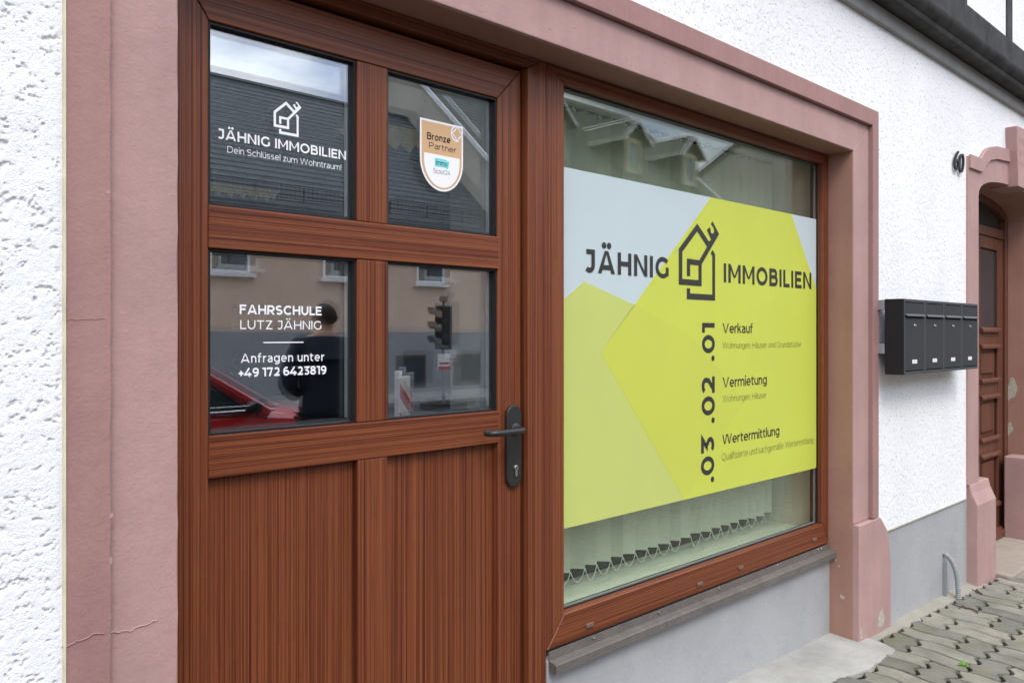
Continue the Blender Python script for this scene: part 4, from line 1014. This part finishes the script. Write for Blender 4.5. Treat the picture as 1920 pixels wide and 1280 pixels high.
def leaf(x0, x1):
    lf = Q_('door_leaf', box(x0, x1, DYf + .012, .30, -.03, 2.188), 'oldwood_v')
    w = x1 - x0
    for a_, b_ in ((x0, x0 + .13), (x1 - .13, x1)): ob('stile', box(a_, b_, DYf - .010, DYf + .0115, -.03, 2.186), 'oldwood_v', lf, bevel=.004)
    for z0, z1 in ((-.03, .20), (.58, .70), (1.01, 1.13), (1.38, 1.50), (2.10, 2.186)): ob('rail', box(x0 + .1305, x1 - .1305, DYf - .010, DYf + .0115, z0, z1), 'oldwood_v', lf, bevel=.004)
    for z0, z1 in ((.20, .58), (.70, 1.01), (1.13, 1.38)):
        ob('raised_panel', box(x0 + .18, x1 - .18, DYf - .004, DYf + .0115, z0 + .05, z1 - .05), 'oldwood_v', lf, bevel=.012)
        for z_ in (z0, z1): ob('panel_moulding', prism([(DYf - .010, z_ - .016), (DYf - .034, z_ - .016), (DYf - .034, z_ + .002), (DYf - .022, z_ + .016), (DYf - .010, z_ + .016)], x0 + .115, x1 - .115, 'x'), 'oldwood_v', lf, bevel=.003)
    ob('glass', box(x0 + .132, x1 - .132, DYf + .004, DYf + .0115, 1.52, 2.09), 'pane_far', lf)
    for z_ in (1.50,): ob('panel_moulding', prism([(DYf - .010, z_ - .016), (DYf - .036, z_ - .016), (DYf - .036, z_ + .002), (DYf - .02, z_ + .02), (DYf - .010, z_ + .02)], x0 + .115, x1 - .115, 'x'), 'oldwood_v', lf, bevel=.003)
leaf(AX0 + .072, ACX - .02); leaf(ACX + .02, AX1 - .067)
Q_('meeting_post', box(ACX - .045, ACX + .045, DYf - .03, DYf - .011, -.02, 2.186), 'oldwood_v', bevel=.008)
Q_('weather_bar', prism([(DYf - .011, .02), (DYf - .06, -.005), (DYf - .06, -.045), (DYf - .011, -.045)], AX0 + .075, AX1 - .07, 'x'), 'oldwood_v', bevel=.006)
st = ob('doorstep', prism([(5.915, .30), (7.01, .30), (7.01, -.135), (6.98, -.15), (5.95, -.15), (5.915, -.13)], -.2, -.052, 'z'), 'stone_step', bevel=.012, seg=3, base=(6.46, .05, -.2))
tag(st, 'worn sandstone step in front of the arched house door', 'doorstep')
H('room_wall', box(5.5, 7.5, .33, .36, -.1, 2.9), 'room_dark')

for o in set(bpy.data.objects) - _before:
    if o.parent is None: o.location.x += DDX
    elif o.parent is house or (o.parent and o.parent.parent is house): o.data.transform(Matrix.Translation((DDX, 0, 0)))
# conduit
pts = [(5.055, .015, .205), (5.062, -.012, .196), (5.075, -.038, .165), (5.088, -.055, .11), (5.098, -.062, .05), (5.10, -.064, -.01), (5.10, -.064, -.07)]
fine = []
for a_, b_ in zip(pts, pts[1:]):
    for i in range(10): fine.append(Vector(a_).lerp(Vector(b_), i / 10))
cdt = ob('corrugated_conduit', tube(fine, [.0145 if i % 2 else .0118 for i in range(len(fine))], 14), 'hose', smooth=False, base=(5.10, -.066, -.06))
tag(cdt, 'grey corrugated conduit bending from the plinth into the pavement', 'conduit')
bar = ob('flat_bar', box(5.045, 5.065, -.016, .004, -.055, .16), 'galv', bevel=.002, base=(5.055, -.01, -.05)); tag(bar, 'thin grey metal strip beside the corrugated conduit', 'metal strip')

# weed and dry stems between the pavers
wp = onZ(1793, 1236, gz(3.95)); weed = thing('weed', 'small green weed sprouting from a joint between the pavers', 'weed', (wp.x, wp.y, gz(wp.x) - .008))
for i in range(11):
    a_ = 2.4 * i; ln = random.uniform(.022, .042); el = random.uniform(.35, 1.1)
    d = Vector((math.cos(a_) * math.cos(el), math.sin(a_) * math.cos(el), math.sin(el))); s_ = Vector((-math.sin(a_), math.cos(a_), 0)); b0 = Vector(weed.location) + Vector((0, 0, .004))
    Lp = [b0 + d * ln * t + s_ * .0065 * w_ + Vector((0, 0, -.012 * t * t)) for t, w_ in ((0, -.2), (.35, -.8), (.7, -.9), (1, 0), (.7, .9), (.35, .8), (0, .2))]
    up = Vector((0, 0, .0008)); V = [tuple(q) for q in Lp] + [tuple(q + up) for q in Lp]
    ob('leaf', (V, [(0, 1, 2, 3, 4, 5, 6), (13, 12, 11, 10, 9, 8, 7)] + [(k, (k + 1) % 7, 7 + (k + 1) % 7, 7 + k) for k in range(7)]), 'leaf', weed)
def stem(label, pp):
    Q = []
    for x, y in pp:
        q = onZ(x, y, gz(4.6)); q.z = gz(q.x) + .006; Q.append(q)
    b = Q[0]; o = ob('dry_stem', tube(Q, .0035, 6), 'dry_leaf', base=b); tag(o, label, 'twig')
stem('curled dry brown stem lying on the pavers near the plinth', [(1788, 1131), (1793, 1127), (1800, 1131), (1808, 1132), (1815, 1135), (1821, 1140)])
stem('short dry brown stem lying on the pavers behind the conduit', [(1812, 1094), (1818, 1097), (1824, 1098), (1829, 1102)])

# ================================================================== ACROSS THE STREET
def uvq(o, f):
    uv = o.data.uv_layers.new(name='uv')
    off = wloc(o.parent) if o.parent else Vector(o.location)
    for lp in o.data.loops: uv.data[lp.index].uv = f(o.data.vertices[lp.vertex_index].co + off)
FYa = -15.0
def roof_plane(parent, x0, x1, ye, ze, yr, zr, mat, name='roof', courses=0, th=.08):
    """sloping roof built of overlapping courses"""
    parts = []; n = max(1, courses); L_ = math.hypot(yr - ye, zr - ze); nrm = Vector((0, (zr - ze), -(yr - ye))).normalized()
    if nrm.z < 0: nrm = -nrm
    for i in range(n):
        t0, t1 = i / n, min(1, (i + 1.08) / n)
        a = Vector((0, ye + (yr - ye) * t0, ze + (zr - ze) * t0)); b = Vector((0, ye + (yr - ye) * t1, ze + (zr - ze) * t1))
        lift = .013 if n > 1 else 0.
        q = [a + nrm * lift, b, b - nrm * th, a - nrm * th * .6]
        parts.append(prism([(v.y, v.z) for v in q], x0, x1, 'x'))
    o = ob(name, join(*parts), mat, parent)
    uvq(o, lambda c: (c.x, math.hypot(c.y - ye, c.z - ze)))
    return o
def house_window(par, x0, x1, z0, z1, Y, frame='trim_white', pane='pane_far', sill=True, surround=None, tag_=None):
    w = ob('window', ring(x0, x1, z0, z1, .06, Y + .005, Y + .05), frame, par)
    ob('pane', join(box(x0 + .07, x1 - .07, Y + .006, Y + .015, z0 + .07, z1 - .07)), pane, w)
    ob('casement_bar', box((x0 + x1) / 2 - .03, (x0 + x1) / 2 + .03, Y + .016, Y + .035, z0 + .07, z1 - .07), 'brown_frame', w)
    if sill: ob('sill', box(x0 - .1, x1 + .1, Y + .002, Y + .16, z0 - .09, z0 - .002), 'trim_white', w, bevel=.01)
# house A
hA = thing('slate_roofed_house', 'low beige house with dark slate roof, snow guard and grey plinth across the street', 'house', (6, -17, 0))
XA0, XA1 = -9., 15.65
ob('wall', box(XA0, XA1, -24, FYa, -.1, 4.22), 'beige', hA)
ob('plinth', box(XA0, XA1, FYa - .5, FYa + .05, -.1, 1.52), 'plinth_far', hA)
for k in range(6):
    xc = 13.2 - 2.74 * k; house_window(hA, xc - .46, xc + .46, 2.80, 4.02, FYa, 'trim_white', 'pane_far')
for xc in (12.55, 14.45, 9.4, 6.6, 3.6, .8):
    o = ob('cellar_window', box(xc - .48, xc + .48, FYa + .051, FYa + .06, .08, .93), 'brown_frame', hA)
    ob('pane', box(xc - .42, xc + .42, FYa + .061, FYa + .066, .14, .88), 'pane_far', o)
roof_plane(hA, XA0 - .1, XA1, FYa + .35, 4.20, -19.4, 8.45, 'slate', courses=27)
roof_plane(hA, XA0 - .1, XA1, -24.2, 4.20, -19.42, 8.45, 'slate')
ob('ridge_cap', prism([(-19.58, 8.40), (-19.41, 8.52), (-19.24, 8.40)], XA0, XA1, 'x'), 'slate', hA)
gut = ob('gutter', prism([(FYa + .30, 4.24)] + [(FYa + .40 + .085 * math.cos(R(a)), 4.24 + .09 * math.sin(R(a))) for a in range(180, 361, 20)] + [(FYa + .31, 4.25)][:0], XA0, XA1, 'x'), 'zinc', hA)
ob('downpipe', tube([(15.3, FYa + .12, 4.1), (15.3, FYa + .12, .1)], .05, 10), 'zinc', hA)
gp = []
gy0, gz0 = FYa + .02, 4.55
for j in range(4): gp.append(box(XA0, XA1, gy0 + .005, gy0 + .019, gz0 + .02 + j * .085, gz0 + .034 + j * .085))
for i in range(int((XA1 - XA0) / .115)): x = XA0 + .115 * i; gp.append(box(x, x + .012, gy0, gy0 + .004, gz0, gz0 + .30))
for i in range(int((XA1 - XA0) / 1.2)): x = XA0 + .5 + 1.2 * i; gp.append(box(x, x + .03, gy0 - .02, gy0 - .001, gz0 - .16, gz0 + .30))
ob('snow_guard', join(*gp), 'black_metal', hA)
# house B with dormers
hB = thing('dormer_house', 'taller beige house with mossy dark roof and two gabled dormers across the street', 'house', (22, -19, 0))
XB0, XB1, EZB, SLB = 15.7, 28.0, 6.15, .92
YR = -20.2; RZB = EZB + SLB * (FYa - YR)
ob('wall', prism([(FYa, -.1), (FYa, EZB - .12), (YR, RZB - .12), (2 * YR - FYa, EZB - .12), (2 * YR - FYa, -.1)], XB0, XB1, 'x'), 'beige2', hB)
roof_plane(hB, XB0 - .12, XB1 + .12, FYa + .3, EZB - .27, YR, RZB, 'roof_green', courses=34)
roof_plane(hB, XB0 - .12, XB1 + .12, 2 * YR - FYa - .3, EZB - .27, YR, RZB, 'roof_green')
for x in (XB0 - .19, XB1 + .13):
    for ye in (FYa + .3, 2 * YR - FYa - .3):
        ob('verge_board', prism([(ye, EZB - .32), (ye, EZB - .15), (YR, RZB + .12), (YR, RZB - .06)], x, x + .06, 'x'), 'trim_white', hB)
for k in range(5): xc = 17.2 + 2.35 * k; house_window(hB, xc - .5, xc + .5, 4.0, 5.5, FYa); 
for k in range(5): xc = 17.2 + 2.35 * k; house_window(hB, xc - .5, xc + .5, 1.2, 2.8, FYa)
for xc in (18.9, 22.9, 26.35):
    fyd = -15.85; w = .56; ez, az = 8.42, 9.02; yb2 = -18.6
    dm = ob('dormer', prism([(xc - w, 6.7), (xc + w, 6.7), (xc + w, ez), (xc, az - .1), (xc - w, ez)], yb2, fyd), 'roof_green', hB)
    ob('dormer_window', ring(xc - .44, xc + .44, 7.10, 8.32, .17, fyd + .003, fyd + .05), 'cream_frame', dm)
    ob('pane', box(xc - .27, xc + .27, fyd + .004, fyd + .02, 7.27, 8.15), 'pane_sky', dm)
    for s_ in (-1, 1):
        e0 = (xc + s_ * (w + .26), ez - .22); a0 = (xc, az)
        ob('dormer_roof', prism([a0, e0, (e0[0] - s_ * .02, e0[1] - .07), (a0[0], a0[1] - .10)], yb2, fyd + .24), 'roof_green', dm)
        ob('bargeboard', prism([(a0[0], a0[1] + .015), (e0[0], e0[1] + .01), (e0[0], e0[1] - .13), (a0[0], a0[1] - .15)], fyd + .245, fyd + .28), 'trim_white', dm)
    ob('ridge_board', prism([(xc - .07, az - .02), (xc, az + .05), (xc + .07, az - .02)], yb2, fyd + .25), 'trim_white', dm)
    ob('eaves_gutter', box(xc - w - .34, xc - w - .24, yb2 + 1.0, fyd + .2, ez - .27, ez - .19), 'trim_white', dm)
# house C
hC = thing('tall_gable_house', 'tall beige house whose blank gable rises beyond the dormer house', 'house', (40, -15, 0))
ob('wall', prism([(-8.5, -.1), (-8.5, 9.2), (-14.0, 12.6), (-23, 7.7), (-23, -.1)], 34, 46, 'x'), 'beige2', hC)
ob('roof', join(prism([(-8.2, 9.05), (-8.2, 9.25), (-14., 12.85), (-14., 12.62)], 33.9, 46.1, 'x'), prism([(-14.01, 12.62), (-14.01, 12.85), (-23.3, 7.8), (-23.3, 7.6)], 33.9, 46.1, 'x')), 'roof_green', hC)
for k in range(3): house_window(hC, 35.5 + 3 * k, 36.6 + 3 * k, 4, 5.6, -8.5)

# ---------------------------------------------------------------- temporary traffic light
tl = thing('traffic_light', 'black three-lamp temporary traffic light with round detector and red-white notice', 'traffic light', (10.66, -11.25, ROADZ))
TL = lambda name, vf, mat, par=None, **k: ob(name, vf, mat, par or tl, **k)
tx, ty_, tz = 10.66, -11.25, ROADZ
TL('base', box(tx - .4, tx + .4, ty_ - .3, ty_ + .3, tz, tz + .14), 'signal_black', bevel=.02)
TL('pole', tube([(tx, ty_, tz + .14), (tx, ty_, 1.20)], .035, 12), 'galv')
hsg = TL('housing', box(tx - .15, tx + .15, ty_ - .12, ty_ + .12, 1.15, 2.06), 'signal_black', bevel=.04, seg=3)
for z_, m_ in ((1.90, 'lens_red'), (1.605, 'lens_amber'), (1.31, 'lens_green')):
    ob('lens', lathe([(.105, 0), (.10, -.02), (.05, -.035)], (tx - .151, ty_, z_), 'x', 20), m_, hsg, smooth=True)
    V, F = [], []
    for i in range(13):
        a_ = R(-10 + 200 * i / 12)
        for r_ in (.118, .128):
            for x_ in (tx - .148, tx - .148 - .24 * (.55 + .45 * math.sin(max(0, a_)))): V.append((x_, ty_ + r_ * math.cos(a_), z_ + r_ * math.sin(a_)))
    for i in range(12):
        a0, b0 = i * 4, i * 4 + 4
        F += [(a0, a0 + 1, b0 + 1, b0), (a0 + 2, b0 + 2, b0 + 3, a0 + 3), (a0 + 1, a0 + 3, b0 + 3, b0 + 1), (a0, b0, b0 + 2, a0 + 2)]
    ob('visor', (V, F), 'signal_black', hsg)
TL('detector', join(lathe([(.06, 0), (.09, .03), (.09, .10), (.05, .13)], (tx, ty_, 2.14), 'z', 18), tube([(tx, ty_, 2.05), (tx, ty_, 2.15)], .02, 8)), 'signal_black', smooth=True)
nb = TL('notice_plate', box(tx - .19, tx + .12, ty_ + .04, ty_ + .06, .72, 1.06), 'sign_white', bevel=.004)
ob('notice_stripe', box(tx - .19, tx + .12, ty_ + .0605, ty_ + .063, .725, .80), 'sign_red', nb)
ob('notice_stripe', box(tx - .16, tx + .09, ty_ + .0605, ty_ + .063, .845, .885), 'sign_red', nb)

# ---------------------------------------------------------------- barrier board
bb = thing('barrier_board', 'upright red and white striped roadwork barrier board on a rubber foot', 'barrier board', (4.33, -3.93, ROADZ))
ang = R(-31); bx, by = 4.33, -3.93
def brot(vf): return ([(bx + x * math.cos(ang) - y * math.sin(ang), by + x * math.sin(ang) + y * math.cos(ang), z) for x, y, z in vf[0]], vf[1])
ob('foot', brot(box(-.20, .20, -.38, .38, ROADZ, ROADZ + .11)), 'tyre', bb, bevel=.015)
ob('post', brot(box(-.03, .03, -.07, -.02, ROADZ + .11, 1.14)), 'sign_white', bb, bevel=.004)
brd = ob('board', brot(box(-.125, .125, -.018, .018, .06, 1.09)), 'sign_white', bb, bevel=.006)
for k in range(4):
    z0 = .12 + .26 * k
    for s_ in (-1, 1):
        poly = [(-.105, z0 + .02), (-.105, z0 + .15), (.105, z0 - .06 + .15 - .13), (.105, z0 - .06 - .09)]
        poly = [(x, max(.075, min(1.075, z))) for x, z in [(-.108, z0 + .135), (.108, z0 - .025), (.108, z0 - .155), (-.108, z0 + .005)]]
        if len(set(poly)) < 4: continue
        y_ = .0182 if s_ > 0 else -.0198
        ob('stripe', brot(prism(poly, y_, y_ + .0016)), 'sign_red', brd)

# ---------------------------------------------------------------- red car
car = thing('red_car', 'red compact car parked at the kerb, nose beside the standing person', 'car', (2.10, -5.02, ROADZ))
car_loc = Vector(car.location)
def cw(p): return (p[0] + car_loc.x, p[1] + car_loc.y, p[2] + car_loc.z)
HWc = .90
def top_line(x):     # x: -2.05 rear .. 2.1 nose : bonnet / belt surface
    t = [(-2.1, .62), (-2.0, .88), (-1.6, .97), (0, .95), (.75, .93), (1.05, .93), (1.6, .86), (1.95, .74), (2.1, .55)]
    for (a, za), (b, zb) in zip(t, t[1:]):
        if a <= x <= b: return za + (zb - za) * (x - a) / (b - a)
    return .6
def halfw(x): return HWc * (1 - .16 * max(0, (abs(x) - 1.4) / .7) ** 2.2)
xsn = [-2.1, -2.04, -1.9, -1.7, -1.4, -1.1, -.8, -.4, 0, .4, .75, 1.0, 1.2, 1.45, 1.7, 1.9, 2.02, 2.1]
V, F = [], []
for x in xsn:
    w = halfw(x); zt = top_line(x)
    sec = [(-.80 * w, .20), (-.97 * w, .26), (-1.0 * w, .45), (-.985 * w, .60), (-1.0 * w, zt * .80), (-.95 * w, zt - .04), (-.86 * w, zt), (-.45 * w, zt + .025), (0, zt + .035)]
    sec += [(-y, z) for y, z in reversed(sec[:-1])]
    V += [cw((x, y, z)) for y, z in sec]
m = 17
for i in range(len(xsn) - 1):
    for k in range(m): a0 = i * m; F.append((a0 + k, a0 + (k + 1) % m, a0 + m + (k + 1) % m, a0 + m + k))
F += [tuple(range(m)), tuple(range(len(V) - 1, len(V) - m - 1, -1))]
ob('body', (V, F), 'car_red', car, smooth=True)
# cabin: glass hull with red roof and pillars
rl = [(-1.75, .95), (-1.35, 1.30), (-1.0, 1.43), (-.4, 1.475), (.1, 1.44), (.45, 1.33), (1.05, .93)]
V, F = [], []
for x, z in rl:
    w = halfw(x) * .93 - max(0, z - .93) * .30
    zb = .90; V += [cw((x, -halfw(x) * .93, zb)), cw((x, -w, z - .03)), cw((x, -w * .8, z)), cw((x, 0, z + .02)), cw((x, w * .8, z)), cw((x, w, z - .03)), cw((x, halfw(x) * .93, zb))]
for i in range(len(rl) - 1):
    for k in range(6): a0 = i * 7; F.append((a0 + k, a0 + k + 1, a0 + 7 + k + 1, a0 + 7 + k))
ob('windows', (V, F), 'car_glass', car, smooth=True)
for sd_ in (-1, 1):
    pp = [cw((x, sd_ * (halfw(x) * .93 - max(0, z - .93) * .30 + .004), z - .015)) for x, z in rl]
    ob('roof_pillar', tube(pp, [.05] + [.038] * (len(pp) - 2) + [.055], 8), 'car_red', car, smooth=True)
    ob('door_pillar', tube([cw((-.35, sd_ * .845, .93)), cw((-.45, sd_ * .69, 1.45))], .03, 6), 'black_metal', car)
    ob('chrome_strip', tube([cw((x, sd_ * (halfw(x) * .945 + .004), .955)) for x in (-1.5, -.6, .3, .9, 1.1)], .011, 6), 'chrome', car)
    ob('chrome_strip', tube([cw((x, sd_ * (halfw(x) * 1.002), z)) for x, z in ((-1.7, .90), (-.6, .85), (.4, .795), (.95, .765), (1.2, .76))], .010, 6), 'chrome', car)
    mr = ob('door_mirror', join(lathe([(.015, -.075), (.045, -.065), (.055, 0), (.045, .06), (.015, .07)], cw((.86, sd_ * .985, .985)), 'y', 12)), 'black_metal', car, smooth=True)
    ob('mirror_arm', tube([cw((.88, sd_ * .84, .93)), cw((.87, sd_ * .98, .95))], .025, 6), 'black_metal', mr)
    ob('headlight', lathe([(.05, -.08), (.10, -.02), (.08, .05)], cw((1.88, sd_ * .62, .64)), 'x', 12), 'lamp_glass', car, smooth=True)
    ob('tail_light', box(*[a_ for pr in zip(cw((-2.08, sd_ * .55 - .12, .66)), cw((-2.0, sd_ * .55 + .12, .82))) for a_ in pr]), 'lens_red', car, bevel=.01)
    for xw in (-1.30, 1.32):
        wc = cw((xw, sd_ * .80, .315))
        wh = ob('wheel', lathe([(.20, -.10), (.30, -.105), (.315, -.08), (.315, .08), (.30, .105), (.20, .10)], wc, 'y', 28), 'tyre', car, smooth=True)
        ob('rim', lathe([(.19, -.112), (.17, -.095), (.05, -.10), (.05, .10), (.17, .095), (.19, .112)], wc, 'y', 20), 'rim', wh, smooth=True)
        ob('wheel_arch', ribbon([(wc[0] + .355 * math.cos(R(a_)), wc[2] + .355 * math.sin(R(a_))) for a_ in range(-5, 186, 10)], .05, car_loc.y + sd_ * .885, car_loc.y + sd_ * .912), 'black_metal', car)

# ---------------------------------------------------------------- person in a dark jacket
per = thing('person', 'person in a dark navy jacket standing with back to the shop front', 'person', (3.08, -3.16, gz(3.08)))
per.rotation_euler = (0, 0, R(14)); per.scale = (1.08, 1.05, .985)
def skin(name, verts, edges, rad, mat, parent, root=0, lv=2):
    me = bpy.data.meshes.new(name); me.from_pydata(verts, edges, []); me.materials.append(M[mat])
    o = bpy.data.objects.new(name, me); COL.objects.link(o); o.parent = parent
    sk = o.modifiers.new('skin', 'SKIN'); sk.use_smooth_shade = True
    for i, r_ in enumerate(rad): me.skin_vertices[0].data[i].radius = r_ if hasattr(r_, '__len__') else (r_, r_)
    me.skin_vertices[0].data[root].use_root = True
    sb = o.modifiers.new('sub', 'SUBSURF'); sb.levels = lv; sb.render_levels = lv
    return o
# local frame: faces -Y, 1.70 tall
bv_ = [(0, 0, .95), (0, .01, 1.12), (0, .015, 1.30), (0, .01, 1.42), (0, 0, 1.49), (0, -.02, 1.54), (0, -.028, 1.60), (0, -.022, 1.65),
       (.09, 0, .90), (.10, -.005, .50), (.105, .02, .10), (.105, -.02, .05), (.105, -.13, .04),
       (-.09, 0, .90), (-.10, .01, .50), (-.105, .03, .10), (-.105, -.01, .05), (-.105, -.12, .04),
       (.18, .01, 1.39), (.25, .03, 1.11), (.12, -.17, 1.03), (.07, -.24, 1.06),
       (-.18, .01, 1.39), (-.255, .03, 1.11), (-.13, -.17, 1.02), (-.08, -.24, 1.05)]
be_ = [(0, 1), (1, 2), (2, 3), (3, 4), (4, 5), (5, 6), (6, 7), (0, 8), (8, 9), (9, 10), (10, 11), (11, 12), (0, 13), (13, 14), (14, 15), (15, 16), (16, 17), (3, 18), (18, 19), (19, 20), (20, 21), (3, 22), (22, 23), (23, 24), (24, 25)]
br_ = [(.15, .10), (.14, .10), (.15, .11), (.12, .09), .058, .062, (.078, .095), (.070, .085), .085, .058, .042, .045, .035, .085, .058, .042, .045, .035, .06, .045, .035, .038, .06, .045, .035, .038]
body = skin('body', bv_, be_, br_, 'skin', per)
# jacket with sleeves, trousers
jv = [(0, .005, .82), (0, .01, .97), (0, .015, 1.15), (0, .02, 1.30), (0, .015, 1.40), (0, .01, 1.465), (.17, .015, 1.385), (.225, .02, 1.24), (.255, .035, 1.10), (.14, -.145, 1.03), (-.17, .015, 1.385), (-.235, .02, 1.24), (-.265, .035, 1.10), (-.15, -.145, 1.02)]
je = [(0, 1), (1, 2), (2, 3), (3, 4), (4, 5), (4, 6), (6, 7), (7, 8), (8, 9), (4, 10), (10, 11), (11, 12), (12, 13)]
jr = [(.205, .15), (.195, .14), (.185, .135), (.195, .14), (.16, .12), (.075, .08), (.085, .09), .075, .066, .056, (.085, .09), .075, .066, .056]
skin('jacket', jv, je, jr, 'jacket', per, 2)
tv = [(0, 0, .93), (.09, 0, .84), (.10, 0, .50), (.105, .02, .12), (-.09, 0, .84), (-.10, .01, .50), (-.105, .03, .12)]
skin('trousers', tv, [(0, 1), (1, 2), (2, 3), (0, 4), (4, 5), (5, 6)], [(.16, .12), .105, .08, .07, .105, .08, .07], 'trousers', per)
for s_ in (-1, 1):
    skin('shoe', [(s_ * .105, .05, .05), (s_ * .105, -.05, .045), (s_ * .105, -.16, .035)], [(0, 1), (1, 2)], [.05, .05, .035], 'shoe', per, 1)
    skin('ear', [(s_ * .079, -.01, 1.575), (s_ * .084, -.005, 1.60), (s_ * .082, -.01, 1.622)], [(0, 1), (1, 2)], [(.008, .010), (.009, .016), (.008, .014)], 'skin', per, 1, 1)
    hb = Vector((s_ * .07, -.25, 1.055))
    for k in range(4):
        b0 = hb + Vector((s_ * (-.025 + .018 * k), -.015, -.01)); skin('finger', [tuple(b0), tuple(b0 + Vector((0, -.035, -.012))), tuple(b0 + Vector((0, -.05 - .004 * (1 - abs(k - 1.5)), -.035))), tuple(b0 + Vector((0, -.045, -.058)))], [(0, 1), (1, 2), (2, 3)], [.010, .0095, .009, .008], 'skin', per, 0, 1)
    skin('thumb', [tuple(hb + Vector((-s_ * .02, .01, .01))), tuple(hb + Vector((-s_ * .05, -.015, 0))), tuple(hb + Vector((-s_ * .058, -.045, -.012)))], [(0, 1), (1, 2)], [.012, .010, .009], 'skin', per, 0, 1)
hv, hf = [], []
NA, NB = 20, 9
for j in range(NB + 1):
    for i in range(NA):
        th = 2 * math.pi * i / NA; back = .5 + .5 * math.sin(th)          # +Y is the back of the head
        lo_ = .25 - .85 * back ** 1.5 + (.18 if abs(math.cos(th)) > .85 else 0)
        ph = math.pi / 2 + (lo_ - math.pi / 2) * j / NB
        hv.append((.0855 * math.cos(th) * math.cos(ph), -.022 + .102 * math.sin(th) * math.cos(ph), 1.605 + .102 * math.sin(ph)))
for j in range(NB):
    for i in range(NA): hf.append((j * NA + i, j * NA + (i + 1) % NA, (j + 1) * NA + (i + 1) % NA, (j + 1) * NA + i))
hr = ob('hair', (hv, hf), 'hair', per, world=False, smooth=True); hm = hr.modifiers.new('thick', 'SOLIDIFY'); hm.thickness = .008
skin('nose', [(0, -.115, 1.60), (0, -.132, 1.575)], [(0, 1)], [.010, .014], 'skin', per, 0, 1)
for s_ in (-1, 1): ob('eye', lathe([(.004, .010), (.010, .004), (.010, -.004), (.004, -.010)], (s_ * .032, -.108, 1.605), 'y', 10), 'sign_white', per, world=False)
ob('mouth', box(-.022, .022, -.116, -.110, 1.542, 1.547), 'lens_red', per, world=False)
